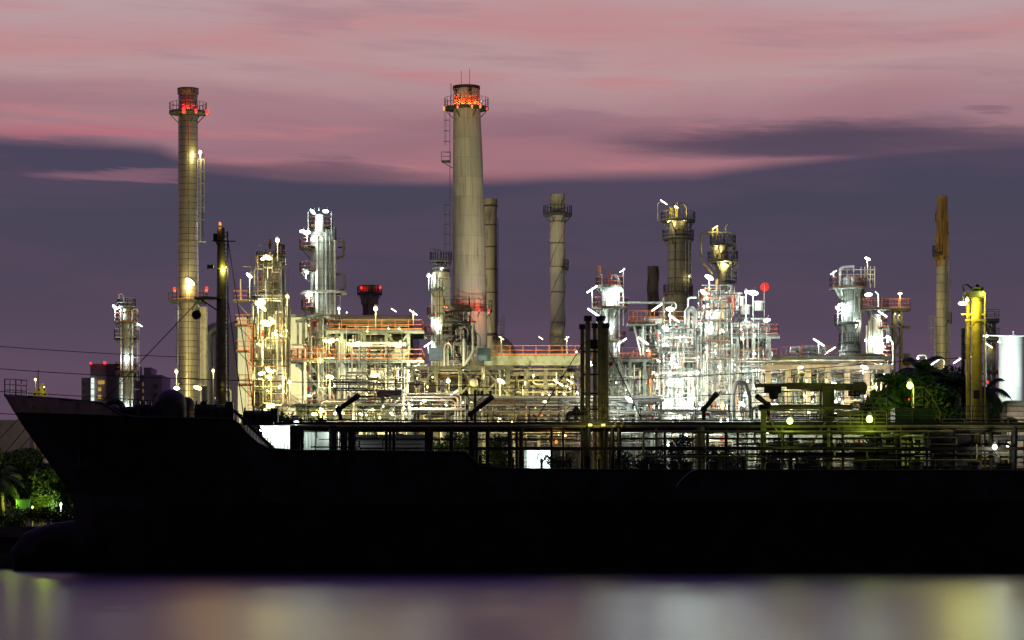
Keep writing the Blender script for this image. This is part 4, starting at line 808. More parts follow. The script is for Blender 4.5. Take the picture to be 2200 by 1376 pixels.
lamps(T, 298, [(807, 664, 'globe', 'W', 1.0, 1.25, 705), (772, 736, 'flood', 'N', .8, .9), (806, 806, 'flood', 'W', 1.6, 1.5, 870), (888, 672, 'tube2', 'W', .5, .6, 700), (846, 662 + 5, 'tube2', 'N', .05, .4), (893, 790, 'flood', 'C', 1.4, 1.5), (860, 735, 'globe', 'W', .5, .5), (745, 672, 'globe', 'W', .4, .4)])
T = frame('equipment_frame', 'tall grey steel frame with stairs and diagonal struts on the left of the drum structure', 'structure', 652, 724, [676, 774, 872], 304, 8, 3, 2, .36, 'steel', 'orange', [1, 2], [(0, 1, 0, 1), (1, 1, 0, 0), (1, 2, 1, 0)], 1.4)
clutter(T, 655, 722, 680, 770, 304, 6, 34, 31, (1, 3)); clutter(T, 655, 722, 780, 868, 303, 6, 30, 32, (1, 3))
b = MB(); b.beam(P(636, 781, 303), P(696, 845, 303), .3); b.beam(P(660, 781, 303), P(698, 820, 303), .3); b.beam(P(640, 690, 303), P(690, 672, 303), .25); b.beam(P(640, 690, 303), P(640, 775, 303), .25); b.build('brace', 'steel', T)
o = MB().box(P(658, 778, 302), (4.6, 4, .2)).build('side_platform', 'grate', T); q = P(658, 777, 302); MB().rail([q + V((-2.2, -1.9, .1)), q + V((2.2, -1.9, .1)), q + V((2.2, 1.9, .1)), q + V((-2.2, 1.9, .1))], 1.3, .07, .7, 2, True).build('railing', 'orange', o)
for i in range(5): pipe_px(T, 302.5, [(652 + i * 6, 740 + i), (652 + i * 6, 770)], 1.8, 'pipe_brown', 'valve_stem')
pipe_px(T, 301, [(612, 746), (648, 746), (655, 752), (655, 860)], 3.2, 'pipe_white'); pipe_px(T, 301, [(614, 741), (660, 741)], 2, 'pipe')
lamps(T, 300, [(712, 732, 'flood', 'W', 2.0, 1.5), (698, 732, 'flood', 'Y', .5, .9), (709, 810, 'flood', 'W', 1.6, 1.5, 870), (725, 730, 'globe', 'W', .4, .6), (664, 700, 'flood', 'W', .9, .4), (685, 886, 'flood', 'Y', 1.0, 1.1), (736, 815, 'flood', 'Y', .6, .3)])
# dark wellhead-like mast with drooping pipes, in front of the chimney
T = frame('equipment_frame', 'dark narrow pipe tower with round platforms in front of the base of the concrete chimney', 'structure', 962, 1000, [660, 700, 742, 793], 304, 3, 2, 2, .35, 'pipe_dark', 'pipe_dark', [0, 1, 2, 3], [(0, 3, 2, 0), (0, 4, 3, 0)], .5)
for (px, py, r_) in ((975, 688, 20), (1000, 741, 25), (965, 722, 14), (980, 778, 16)): c = P(px, py, 300); platform(T, c.x, c.y, c.z, .2, r_ * k(300), 0, 360, 'pipe_dark', 1.0, 'dark', False)
for i, (px, h_) in enumerate(((955, 735), (975, 730), (990, 700), (1005, 705), (1015, 715))): pipe_px(T, 299.5, [(px, h_ + 60), (px, h_ + 8), (px + 8, h_), (px + 16, h_ + 10), (px + 16, h_ + 30)], 2.2, 'pipe_dark' if i % 2 else 'clad')
clutter(T, 950, 1025, 665, 790, 300, 4, 36, 41, (.8, 2.4), ('pipe_dark', 'pipe_dark', 'clad', 'dark'), .6)
pipe_px(T, 298, [(997, 1137), (997, 730)], 3.2, 'galv'); pipe_px(T, 298, [(1000, 782), (1016, 758), (1016, 700)], 2.5, 'galv')
lamps(T, 299, [(955, 660, 'globe', 'O', .4, .3), (960, 660, 'beacon', 'R', .2, .3)])
# deck bridge between chimney and straked stack
T = frame('pipe_gantry', 'long grey-green overhead pipe bridge with orange railing between chimney and straked stack', 'bridge', 1048, 1255, [765, 800], 318, 6, 6, 2, .5, 'pipe_dark', 'orange', [0], [], .5)
MB().beam(P(1040, 774, 317.5), P(1262, 774, 317.5), .3, 1.3).build('girder', 'steel', T); clutter(T, 1050, 1250, 790, 900, 316, 10, 50, 51, (1, 3.4), ('pipe', 'clad', 'pipe_dark', 'galv', 'clad_warm'))
for px in (936, 1040): q = P(px, 762, 316); MB().box(q, (1.6, 1.2, 1.5)).build('blue_tank', 'blue_paint', T)
lamps(T, 314, [(1077, 727, 'tube2', 'W', .15, .4, 760), (1162, 727, 'tube2', 'W', .1, .35), (1218, 727, 'tube', 'N', .15, .35, 760), (1239, 757, 'globe', 'C', .3, .6), (1128, 826, 'globe', 'W', .6, .5), (1199, 823, 'tube2', 'W', .7, .8), (1212, 847, 'globe', 'W', .4, .6), (1224, 836, 'globe', 'W', .4, .4), (1224, 820, 'tube2', 'W', .4, .5)])
# ------------------------------------------------------------------ lower racks and units
T = frame('pipe_rack', 'low grey-green truss frame over the pipes in front of the concrete chimney', 'rack', 885, 1092, [787, 848], 276, 8, 5, 2, .42, 'galv', 'orange', [], [(0, 1, 0, 0), (2, 1, 0, 0), (3, 1, 0, 0)], .3)
clutter(T, 880, 1095, 792, 905, 276, 7, 80, 61, (.8, 3.6)); drum(T, 1018, 1052, 822, 9, 274, 'pipe_white', axis='y', lvl=GZ + 12); drum(T, 1096, 1112, 834, 10, 275, 'clad_warm', axis='y', lvl=GZ + 10); pipe_px(T, 274, [(1038, 790), (1038, 815)], 3.4, 'pipe_white'); pipe_px(T, 274, [(1074, 795), (1074, 870)], 2.2, 'pipe_white')
lamps(T, 273, [(1077, 819, 'flood', 'W', 1.6, 1.35), (963, 819, 'globe', 'W', .9, 1.1), (1073, 902, 'flood', 'Y', 2.0, 1.5), (975, 845, 'tube', 'W', .5, .6), (1150, 880, 'globe', 'W', .8, .9), (1142, 888, 'globe', 'W', .6, .8), (1128, 822, 'globe', 'W', .3, .5)])
T = frame('pipe_rack', 'crowded two storey pipe rack with tall square ducts below the drum structure', 'rack', 846, 1000, [850, 880], 262, 8, 5, 2, .3, 'steel', 'galv', [], [], .2)
for i, (px, w_) in enumerate(((884, 14), (906, 9), (928, 17), (950, 9))): q = P(px, 842, 262); MB().box((q.x, 263 + i % 2, q.z), (w_ * k(262), 1.2, 44 * k(262))).build('duct', ('clad_warm', 'pipe_white', 'flue', 'pipe_white')[i], T)
for i, py in enumerate((846, 853, 860)): pipe_px(T, 259, [(866, py), (985 - i * 6, py), (990 - i * 6, py + 6), (990 - i * 6, 1000)], 1.6 + .5 * (i % 2), 'pipe_white')
pipe_px(T, 258, [(866, 836), (866, 1100)], 3.4, 'pipe'); pipe_px(T, 258.5, [(846, 905), (846, 868), (855, 860), (862, 862)], 3, 'pipe_white'); pipe_px(T, 258.2, [(876, 879), (1000, 879)], 2.6, 'pipe_white')
clutter(T, 848, 1000, 846, 912, 261, 6, 60, 62, (.7, 2.2))
b = MB(); b.rail([P(820, 838, 260), P(850, 828, 260), P(920, 815, 260)], 1.5, .08, .8, 2); b.build('railing', 'pipe_white', T)
lamps(T, 257, [(930, 870, 'globe', 'O', .5, .2), (905, 868, 'globe', 'N', .6, .25)])
T = frame('pipe_rack', 'long low pipe rack running across the middle behind the ship catwalk', 'rack', 640, 880, [868, 892], 258, 6, 7, 2, .3, 'steel', 'galv', [], [(0, 1, 0, 0), (3, 1, 0, 0)], .2)
clutter(T, 640, 880, 862, 930, 257, 6, 85, 63, (.7, 2.6)); clutter(T, 700, 870, 800, 866, 270, 6, 30, 66, (.8, 2.4)); pipe_px(T, 256, [(690, 905), (690, 862), (760, 862), (760, 905)], 3, 'pipe'); drum(T, 812, 862, 846, 7, 266, 'clad_warm', lvl=GZ + 12)
lamps(T, 255, [(676, 890, 'flood', 'Y', .8, 1.0), (720, 889, 'globe', 'N', .8, .7), (730, 888, 'globe', 'Y', .5, .5), (692, 881, 'flood', 'Y', .9, .9), (800, 880, 'globe', 'W', .6, .25)])
T = frame('pipe_rack', 'long pipe rack of bright parallel pipes running behind the ship between chimney and vent posts', 'rack', 1000, 1420, [857, 885, 925], 262, 8, 9, 2, .3, 'galv', 'galv', [], [(0, 1, 0, 0), (2, 1, 0, 0), (4, 1, 0, 0), (6, 1, 0, 0), (1, 2, 1, 0), (3, 2, 1, 0)], .2)
for i, py in enumerate((853, 856, 861, 866, 884, 889, 921, 926, 931, 936, 941)): pipe_px(T, 261 + (i % 4), [(1002, py), (1425, py - 3 * (i % 2))], (1.9, 1.1, 1.4, .9)[i % 4], ('pipe_white', 'pipe')[i % 2])
clutter(T, 1000, 1420, 850, 955, 261, 7, 120, 64, (.7, 2.2)); pipe_px(T, 258, [(1006, 845), (1006, 1000)], 1.2, 'pipe_dark')
lamps(T, 259, [(1352, 858, 'flood', 'C', 1.3, 1.3), (1290, 866, 'globe', 'N', .5, .6), (1276, 850, 'globe', 'N', .6, .4), (1100, 905, 'globe', 'W', .6, .25), (1200, 935, 'globe', 'W', .6, .25), (1320, 900, 'globe', 'N', .7, .25)])
# centre-right bright unit
T = frame('equipment_frame', 'grey frame with a slanting stair, left of the brightest white unit', 'structure', 1290, 1385, [772, 850], 283, 8, 4, 2, .32, 'steel', 'orange', [0], [(0, 1, 0, 0), (1, 2, 1, 0), (2, 1, 0, 1)], .8)
stairs(T, 1352, 842, 1328, 778, 281); stairs(T, 1338, 905, 1360, 846, 281); clutter(T, 1290, 1385, 780, 910, 283, 7, 55, 81, (.8, 3), ('pipe', 'pipe_white', 'galv', 'clad'))
lamps(T, 279, [(1345, 838, 'globe', 'N', .6, .3), (1368, 890, 'flood', 'C', .9, .4)])
T = frame('equipment_frame', 'open frame with a long railed overhang below the small straked stack', 'structure', 1385, 1480, [694, 775, 850], 290, 9, 4, 2, .3, 'steel', 'orange', [0, 1], [(0, 1, 0, 1), (1, 1, 0, 0), (2, 2, 1, 0)], 1.2)
clutter(T, 1372, 1480, 685, 770, 289, 8, 50, 82, (.8, 3), ('pipe', 'pipe_white', 'galv', 'pipe_white', 'steel')); clutter(T, 1385, 1480, 780, 905, 288, 8, 60, 83, (.8, 3.2), ('pipe', 'pipe_white', 'galv', 'orange'))
MB().beam(P(1362, 702, 287), P(1378, 765, 287), .2).build('brace', 'galv', T); q = P(1377, 697, 287); MB().box(q, (3.0, 3, .2)).build('side_platform', 'grate', T); MB().rail([q + V((-1.4, -1.4, .1)), q + V((1.4, -1.4, .1))], 1.3, .07, .5, 2).build('railing', 'orange', T)
drum(T, 1388, 1420, 690, 9, 288, 'clad', lvl=P(0, 694, 290).z)
lamps(T, 286, [(1440, 664, 'flood', 'C', 1.8, 1.4, 700), (1413, 660, 'tube', 'N', .5, .9), (1448, 685, 'tube2', 'C', .8, .8), (1430, 706, 'flood', 'C', 1.2, 1.3), (1382, 733, 'tube2', 'N', .6, .8), (1425, 740, 'flood', 'C', 2.2, 2.0), (1415, 735, 'flood', 'C', .5, 1.2), (1437, 752, 'flood', 'C', 1.2, .9), (1405, 800, 'flood', 'W', .9, .6), (1408, 816, 'flood', 'W', .9, .8)])
# vessel and glare at the centre
T = tower('process_vessel', 'glaring white vessel with an inverted u-shaped duct at the heart of the bright unit', 'vessel', 1445, 790, 22, 284, m='clad_bright', plats=[(752, 40, 200, 340, 'orange'), (755, 36, 0, 360, 'orange'), (835, 44, 0, 360, 'orange')], ladders=[(-60, 900, 790)],
      pipes=[(-100, 4, 2, 1137, 740, 'pipe_white'), (-60, 4, 2.4, 1137, 760, 'pipe'), (-140, 5, 2, 1137, 760, 'pipe_white')],
      loops=[([(1476, 725), (1476, 670), (1484, 662), (1492, 670), (1492, 725)], 6, 'pipe_white'), ([(1455, 760), (1455, 726), (1500, 722), (1505, 760), (1505, 900)], 5, 'pipe_white'), ([(1466, 720), (1466, 820)], 3.5, 'orange'), ([(1425, 640), (1425, 700)], 2, 'yellow')],
      lmps=[(1450, 815, 'flood', 'C', 2.2, 2.0), (1440, 822, 'flood', 'C', .6, 1.2), (1462, 822, 'flood', 'C', .7, 1.1), (1436, 872, 'flood', 'C', 1.2, 1.6), (1455, 875, 'flood', 'C', 1.4, 2.0), (1472, 868, 'flood', 'C', 1.2, 2.0), (1484, 878, 'flood', 'C', .8, 1.6), (1422, 855, 'flood', 'N', .9, 1.4), (1445, 770, 'flood', 'C', 1.5, .9)])
clutter(T, 1410, 1510, 700, 780, 280, 5, 40, 85, (.8, 2.8), ('pipe', 'pipe_white', 'galv', 'pipe_white')); clutter(T, 1400, 1520, 790, 905, 280, 6, 70, 86, (.8, 3), ('pipe', 'pipe_white', 'galv', 'pipe_white', 'steel'))
T = tower('process_column', 'bright vessel above rusty orange pipes with dark round platforms in the brightest unit', 'column', 1537, 655, 21, 290, m='clad_bright', segs=[(1137, 13), (735, 14), (725, 24), (700, 24), (655, 22)],
      plats=[(645, 34, 0, 360), (692, 38, 0, 360), (736, 32, 150, 350), (855, 38, 0, 360, 'orange'), (775, 34, 0, 360, 'orange')],
      pipes=[(-75, 3, 5.5, 1137, 690, 'rust'), (-55, 4, 3, 1137, 640, 'rust'), (-20, 4, 2.2, 1137, 640, 'pipe_white'), (-150, 5, 2, 1137, 660, 'pipe_white')], ladders=[(-120, 900, 700)],
      loops=[([(1521, 660), (1510, 668), (1506, 700), (1506, 900)], 3, 'pipe_white'), ([(1570, 620), (1572, 790), (1584, 798), (1700, 800)], 3, 'pipe_white'), ([(1540, 600), (1540, 640)], 3.5, 'rust'), ([(1561, 640), (1561, 626), (1574, 630), (1574, 680)], 3, 'orange'), ([(1478, 665), (1478, 640), (1496, 640)], 2, 'pipe_white')],
      lmps=[(1524, 596, 'flood', 'C', 2.0, 1.5, 640), (1512, 628, 'flood', 'C', 1.6, 1.3), (1521, 664, 'flood', 'C', 2.2, 1.9), (1535, 672, 'flood', 'C', .8, 1.2), (1553, 784, 'flood', 'C', 2.6, 2.2), (1546, 800, 'flood', 'C', .6, 1.2), (1520, 705, 'flood', 'C', 1.4, .6), (1530, 750, 'flood', 'N', 1.5, .5), (1552, 870, 'flood', 'W', 1.6, .5)])
clutter(T, 1500, 1580, 612, 690, 284, 4, 46, 87, (.8, 2.4), ('pipe', 'pipe_white', 'galv', 'orange', 'pipe_white')); clutter(T, 1500, 1590, 740, 905, 283, 5, 60, 88, (.8, 3), ('pipe', 'pipe_white', 'galv', 'orange'))
T = frame('equipment_frame', 'pale frame with orange railings and valves on top, right of the bright unit', 'structure', 1585, 1652, [721, 774, 808], 292, 9, 3, 2, .42, 'galv', 'orange', [0, 1], [(0, 2, 1, 0)], 1.0)
clutter(T, 1580, 1655, 680, 718, 291, 8, 34, 91, (1, 3), ('pipe_white', 'pipe', 'pipe_white')); clutter(T, 1580, 1650, 728, 772, 291, 8, 34, 92, (.8, 3), ('pipe', 'pipe_white', 'pipe_dark', 'rust')); clutter(T, 1580, 1650, 780, 905, 291, 8, 70, 93, (.8, 3), ('pipe', 'pipe_white', 'galv', 'clad'))
drum(T, 1578, 1625, 700, 7, 292, 'pipe_white', lvl=P(0, 721, 292).z); drum(T, 1590, 1640, 757, 6, 292, 'clad', lvl=P(0, 774, 292).z); MB().box(P(1608, 745, 293), (1.6, 1.4, 1.4)).build('motor_box', 'dark', T)
for px, py in ((1582, 642), (1590, 650), (1630, 660), (1601, 668)): q = P(px, py + 8, 291); b = MB(); b.cyl(q, q + V((0, 0, .9)), .5, 12); b.cyl(q + V((0, 0, .9)), q + V((0, 0, 1.05)), .7, 12); b.build('valve_head', 'pipe_white', T)
pipe_px(T, 290, [(1648, 774), (1659, 780), (1659, 756)], 1.6, 'pipe_white'); pipe_px(T, 290, [(1640, 757 + 30), (1660, 787), (1660, 778)], 1.8, 'pipe_white')
pipe_px(T, 291, [(1642, 690), (1642, 612)], 1.0, 'galv', 'post'); q = P(1643, 617, 291); MB().cyl(q, q + V((0, .15, 0)), .5, 16).build('warning_disc', 'red_paint', T)
lamps(T, 288, [(1618, 629, 'flood', 'C', 2.0, 1.7, 690), (1603, 628, 'globe', 'C', .5, .9, 690), (1648, 687 + 1, 'flood', 'C', 1.4, 1.2), (1602, 690, 'flood', 'C', 1.2, .5), (1620, 760, 'flood', 'C', 1.4, .5), (1595, 868, 'flood', 'C', 1.1, 1.2), (1660, 872, 'flood', 'C', 1.5, 1.7), (1675, 874, 'flood', 'C', .8, 1.4), (1645, 873, 'flood', 'C', .8, 1.2), (1620, 835, 'flood', 'N', 1.6, .5)])
light(T, P(1642, 616, 289.6), 'R', 120, .2)
# big round-topped exchanger and long concrete pipe rack at right
T = frame('pipe_rack', 'long rack on pink square concrete columns below the right hand columns', 'rack', 1650, 1905, [784], 283, 8, 7, 2, .6, 'beam_pink', 'orange', [], [], .4)
for i, py in enumerate((776, 781, 787, 792)): pipe_px(T, 281 + i, [(1572 + i * 3, 740), (1572 + i * 3, py - 1), (1900, py - 2)], (2.4, 1.5, 2.0, 1.2)[i], ('pipe', 'clad_warm')[i % 2])
MB().box(P(1780, 772, 284), (13, 6, .25)).build('deck', 'grate', T); clutter(T, 1655, 1900, 790, 905, 283, 8, 120, 101, (.8, 3.4), ('clad_warm', 'pipe_white', 'galv', 'steel', 'pipe', 'green_paint')); drum(T, 1700, 1765, 750, 5.5, 286, 'pipe_white', lvl=P(0, 772, 284).z)
MB().rail([P(1680, 772, 282), P(1740, 768, 282), P(1800, 772, 282)], 1.3, .06, 1.2, 2).build('railing', 'orange', T); clutter(T, 1690, 1790, 742, 768, 284, 4, 22, 102, (.8, 2), ('pipe', 'pipe_white'))
pipe_px(T, 284, [(1725, 760), (1725, 738)], 1.6, 'red_paint')
c = P(1853, 768, 286); MB().lathe((c.x, c.y), [(.1, c.z), (48 * k(286), c.z), (48 * k(286), c.z + .25), (.1, c.z + .35)], 40).build('round_roof', 'beam_pink', T, True)
lamps(T, 280, [(1720, 790, 'flood', 'W', 1.2, .9), (1759, 736, 'tube2', 'C', .5, .8, 760), (1794, 826, 'flood', 'C', 1.4, 1.3), (1857, 789, 'flood', 'N', 1.6, 1.2), (1690, 830, 'flood', 'W', 1.3, .4), (1745, 845, 'flood', 'W', 1.3, .4), (1840, 850, 'flood', 'O', 1.2, .3), (1880, 830, 'flood', 'W', 1.3, .4), (1775, 870, 'flood', 'C', 1.3, .4)])
T = frame('pipe_rack', 'lower right pipe rack behind the ship crane boom, white pipes on pale posts', 'rack', 1610, 1900, [900, 935], 252, 6, 9, 2, .28, 'steel', 'galv', [], [(1, 1, 0, 0), (4, 1, 0, 0)], .2)
clutter(T, 1600, 1900, 885, 1000, 252, 6, 110, 103, (.7, 2.6)); drum(T, 1672, 1730, 905, 9, 254, 'clad_bright', lvl=GZ + 6)
lamps(T, 249, [(1665, 872, 'flood', 'C', 1.2, 1.4), (1650, 930, 'flood', 'N', 1.4, .5), (1730, 930, 'flood', 'N', 1.2, .5), (1850, 930, 'flood', 'Y', .8, .4)])
T = frame('pipe_rack', 'pipe rack filled with white pipes directly below the white lit unit', 'rack', 1400, 1610, [905, 940], 254, 6, 7, 2, .28, 'steel', 'galv', [], [(1, 1, 0, 0), (4, 1, 0, 0)], .2)
clutter(T, 1400, 1610, 880, 1000, 253, 6, 90, 104, (.7, 2.6)); lamps(T, 251, [(1440, 925, 'flood', 'C', 1.4, .5), (1530, 925, 'flood', 'W', 1.4, .5), (1590, 900, 'flood', 'C', 1.3, .5)])
T = thing('return_bend', 'large silver u-bend pipe at the right foot of the white lit unit', 'pipe', P(1590, 1137, 278)); pipe_px(T, 278, [(1575, 1137), (1575, 845), (1582, 822), (1600, 822), (1612, 850), (1612, 1137)], 5.5, 'clad_bright', 'pipe', 14)

# white wall block and lit gate behind the ship
T = thing('white_building', 'low white floodlit building seen below the ship catwalk near the forecastle', 'building', P(650, 1137, 240))
MB().box((P(650, 0, 244).x, 244, (GZ + P(0, 915, 240).z) / 2), (158 * k(240), 8, P(0, 915, 240).z - GZ)).build('wall', 'wall_white', T); 
b = MB()
for i in range(22): b.box((P(574 + i * 7.3, 0, 240).x, 239.97, (GZ + P(0, 916, 240).z) / 2), (.05, .08, P(0, 917, 240).z - GZ))
b.build('rib', 'galv', T)
b = MB(); b.box((P(650, 0, 244).x, 243.6, P(0, 917, 240).z), (164 * k(240), 9, .3)); b.build('roof', 'galv', T)
MB().box((P(700, 0, 240).x, 239.9, P(0, 945, 240).z), (1.5, .2, 2.2)).build('door', 'galv', T)
lamps(T, 239, [(590, 925, 'flood', 'C', 1.0, .5), (625, 925, 'flood', 'C', .8, .5), (718, 922, 'flood', 'C', 1.0, .8), (560, 925, 'flood', 'N', .6, .4)])
T = thing('gate_shelter', 'small open shelter glowing cool white at the jetty below the catwalk', 'shelter', P(1157, 1137, 236))
MB().box((P(1157, 0, 240).x, 240, (GZ + P(0, 965, 236).z) / 2), (60 * k(236), .3, P(0, 965, 236).z - GZ)).build('wall', 'wall_white', T); MB().box((P(1157, 0, 238).x, 238, P(0, 962, 236).z), (74 * k(236), 4, .2)).build('roof', 'galv', T)
b = MB()
for px in (1130, 1185): b.beam((P(px, 0, 236.3).x, 236.3, GZ), (P(px, 0, 236.3).x, 236.3, P(0, 962, 236).z), .15)
b.build('post', 'galv', T)
lamps(T, 237.5, [(1145, 972, 'flood', 'C', 2.0, 1.0), (1168, 972, 'flood', 'C', 2.0, 1.0)]); light(T, P(1157, 985, 236.8), 'C', 500, .5)

# tank, low buildings and yard at right
T = tower('storage_tank', 'overexposed white storage tank at the right edge of the frame', 'tank', 2172, 724, 26, 268, m='tank_white', head='flat', rings=[(724, 26.6, 1, 'pipe_white')])
pipe_px(T, 266, [(2118, 721), (2150, 722), (2200, 722)], 1.6, 'pipe_white', 'walkway'); pipe_px(T, 266, [(2177, 724), (2177, 712)], 1.2, 'pipe_white', 'vent')
light(T, P(2166, 750, 262.5), 'C', 750, .4); light(T, P(2172, 800, 262.5), 'C', 750, .4); light(T, P(2168, 845, 262.5), 'C', 500, .4)
lamps(T, 262, [(2118, 722, 'flood', 'C', .8, .8, 900), (2147, 735, 'flood', 'C', .8, .5)])
T = thing('low_building', 'low building with a pinkish lit wall below the white storage tank', 'building', P(2178, 1137, 250)); MB().box((P(2190, 0, 252).x, 254, (GZ + P(0, 866, 250).z) / 2), (70 * k(250), 8, P(0, 866, 250).z - GZ)).build('wall', 'beam_pink', T); MB().box((P(2190, 0, 252).x, 254, P(0, 865, 250).z), (76 * k(250), 9, .3)).build('roof', 'galv', T)
lamps(T, 247, [(2165, 905, 'flood', 'N', 1.6, .6)]); MB().cyl(P(2172, 912, 246), P(2172, 912, 246.5), .7, 20).build('round_sign', 'green_paint', T)
T = frame('lattice_tower', 'thin grey lattice tower partly hidden behind the yellow king post', 'tower', 2124, 2137, [690, 730, 800, 860], 285, 1.2, 2, 2, .22, 'pipe_dark', 'pipe_dark', [0, 1, 2], [(0, 1, 0, 0), (0, 2, 1, 0), (0, 3, 2, 0), (0, 4, 3, 0)], .4)
lamps(T, 284, [(2125, 743, 'tube2', 'W', .4, .5), (2122, 821, 'beacon', 'R', .1, .6)])
T = frame('pipe_rack', 'yellow-green lit pipes and rails on the jetty at the far right behind the ship', 'rack', 1900, 2220, [940, 975], 240, 4, 9, 2, .25, 'steel', 'galv', [0], [], .2)
clutter(T, 1900, 2220, 925, 1010, 240, 4, 60, 105, (.8, 2.6), ('pipe_white', 'steel', 'yellow', 'pipe')); lamps(T, 237, [(1990, 960, 'flood', 'G', .8, .4), (2165, 960, 'flood', 'N', 1.1, .4)])
for (px, py, Y, c_, lb) in ((1888, 770, 300, 'N', 'small white street lamp rising above the palm crowns'), (2010, 778, 300, 'C', 'white yard lamp at the foot of the rusty topped stack'), (2058, 775, 300, 'C', 'bright yard lamp right of the rusty topped stack'), (2088, 768, 300, 'N', 'tiny lamp on a mast just left of the yellow king post'), (1972, 770, 302, 'N', 'white yard lamp shining through the top of the palms')):
    q = P(px, py, Y); T = thing('street_lamp', lb, 'lamp', (q.x, Y, GZ)); MB().tube(fillet([(q.x + 1, Y, GZ), (q.x + 1, Y, q.z + .4), (q.x, Y, q.z + .3)], .6), .08, 6).build('pole', 'galv', T); lamp(T, px, py, Y, 'tube' if c_ == 'C' else 'globe', c_, .4, .7)
# ------------------------------------------------------------------ far left: tower blocks, low house, derrick
T = thing('apartment_block', 'dim distant apartment block with strips of lit windows and two red roof lamps', 'building', P(230, 1137, 640))
def blk(px0, px1, pt_, Y, D, m='wall_far'):
    x0, x1 = P(px0, 0, Y).x, P(px1, 0, Y).x; z = P(0, pt_, Y).z; return MB().box(((x0 + x1) / 2, Y + D / 2, (GZ + z) / 2), (x1 - x0, D, z - GZ)).build('wall', m, T)
blk(194, 288, 782, 640, 14); blk(175, 193.7, 812, 642, 14); blk(288.4, 348, 806, 646, 16); blk(309, 325, 790, 645, 10); blk(228, 258, 782.5, 639.5, 6, 'wall_far_dark')
R = random.Random(9)
for (px, rows, c_, pr_) in ((199, (818, 830, 843, 856), 'window_white', 1), (261, (818, 831, 844, 857, 870), 'window_white', 1), (214, (822, 837, 853), 'window_amber', 1), (221, (822,), 'window_amber', 1), (240, (800, 818, 836), 'wall_far_dark', 1), (275, (818, 845), 'wall_far_dark', 1), (310, (826, 840, 856), 'window_dim', .6), (335, (830, 850), 'wall_far_dark', 1), (181, (826, 842, 858), 'wall_far_dark', 1)):
    for py in rows:
        q = P(px, py, 639.3 if px < 228 or px > 258 and px < 288 else 639 if px <= 258 else 641); hgt = 1.25 if c_ == 'window_white' else .9
        if px > 288: q = P(px, py, 645.9)
        if px < 194: q = P(px, py, 641.9)
        w_ = MB().box(q, (.75 if px < 262 else .9, .2, hgt)).build('window', c_, T)
lamps(T, 639, [(195, 781, 'beacon', 'R', .02, 1.6), (225, 780, 'beacon', 'R', .02, 2.0)])
T = thing('low_house', 'pale low building with a flat roof far behind the trees at the left edge', 'building', P(20, 1137, 420)); MB().box((P(10, 0, 420).x, 426, (GZ + P(0, 908, 420).z) / 2), (104 * k(420), 12, P(0, 908, 420).z - GZ)).build('wall', 'wall_far_dark', T); MB().box((P(10, 0, 420).x, 426, P(0, 906, 420).z), (108 * k(420), 12.6, .5)).build('roof', 'wall_far_dark', T)
T = thing('small_derrick', 'small yellow lit derrick with a mast lamp seen just over the bow', 'derrick', P(85, 1137, 420)); s = k(420)
b = MB()
for px in (75, 84, 96): b.beam((P(px, 0, 420).x, 420, GZ), P(px, 836, 420), .3)
b.build('leg', 'yellow', T); b = MB(); b.beam(P(66, 848, 420), P(104, 848, 420), .3); b.beam(P(74, 838, 420), P(100, 838, 420), .3); b.beam(P(90, 850, 420), P(91, 824, 420), .7, .5); b.build('frame', 'yellow', T)
MB().beam(P(82, 836, 420), P(82, 795, 420), .12).build('mast', 'dark', T); lamps(T, 418, [(76, 816, 'globe', 'Y', .12, 1.0, 840), (95, 832, 'globe', 'Y', .2, .5)])
# ------------------------------------------------------------------ cables and poles
def cable(path, Y, lb, grp='overhead cables across the refinery'):
    pts = []
    for (a, b_) in zip(path, path[1:]):
        for i in range(8): u = i / 8; pts.append(P(a[0] + (b_[0] - a[0]) * u, a[1] + (b_[1] - a[1]) * u + 5 * u * (1 - u) * 4 * (abs(b_[0] - a[0]) > 300) * .5, Y))
    pts.append(P(*path[-1], Y)); o = MB().tube(pts, .035, 5).build('power_cable', 'rope', None, False, pts[0]); tag(o, lb, 'cable', grp)
cable([(-60, 788), (345, 812), (850, 824), (1263, 838)], 232, 'upper dark cable running from the left edge over the bow to the vent posts')
cable([(-60, 740), (400, 768)], 262, 'faint high cable crossing the slim left column')
cable([(-60, 838), (230, 855), (335, 862)], 232, 'cable leaving the left edge just above the bow')
cable([(-60, 886), (60, 892)], 228, 'short cable ending behind the raked bow')
cable([(1300, 820), (1950, 776), (2090, 768)], 232, 'cable rising from the vent posts to the right over the white lit unit')
cable([(1300, 862), (1560, 848), (1760, 838)], 232, 'lower cable sagging behind the crane boom')
for i, (a, b_) in enumerate((((40, 900), (-40, 985)), ((60, 915), (-20, 1010)), ((72, 932), (10, 1000)))):
    o = MB().cyl(P(*a, 204), P(*b_, 214), .035, 5).build('mooring_line', 'rope', None, False, P(*a, 204)); tag(o, ('upper', 'middle', 'lower')[i] + ' thin mooring line running from the bow down to the left', 'rope', 'mooring lines at the bow')
T = thing('utility_pole', 'dark utility pole with a cross arm behind the catwalk, left of the vent posts', 'pole', P(1021, 1137, 232)); q = P(1021, 838, 232)
MB().cyl((q.x, 232, GZ), q, .16, 8, .12).build('pole', 'dark', T); b = MB(); b.beam(P(987, 849, 232), P(1056, 849, 232), .14); b.beam(P(1000, 849, 232), P(1020, 866, 232), .07); b.beam(P(1042, 849, 232), P(1022, 866, 232), .07); b.build('cross_arm', 'dark', T)
b = MB()
for px in (1003, 1036, 1054): b.cyl(P(px, 849, 232), P(px, 840, 232), .12, 6)
b.build('insulator', 'dark', T)
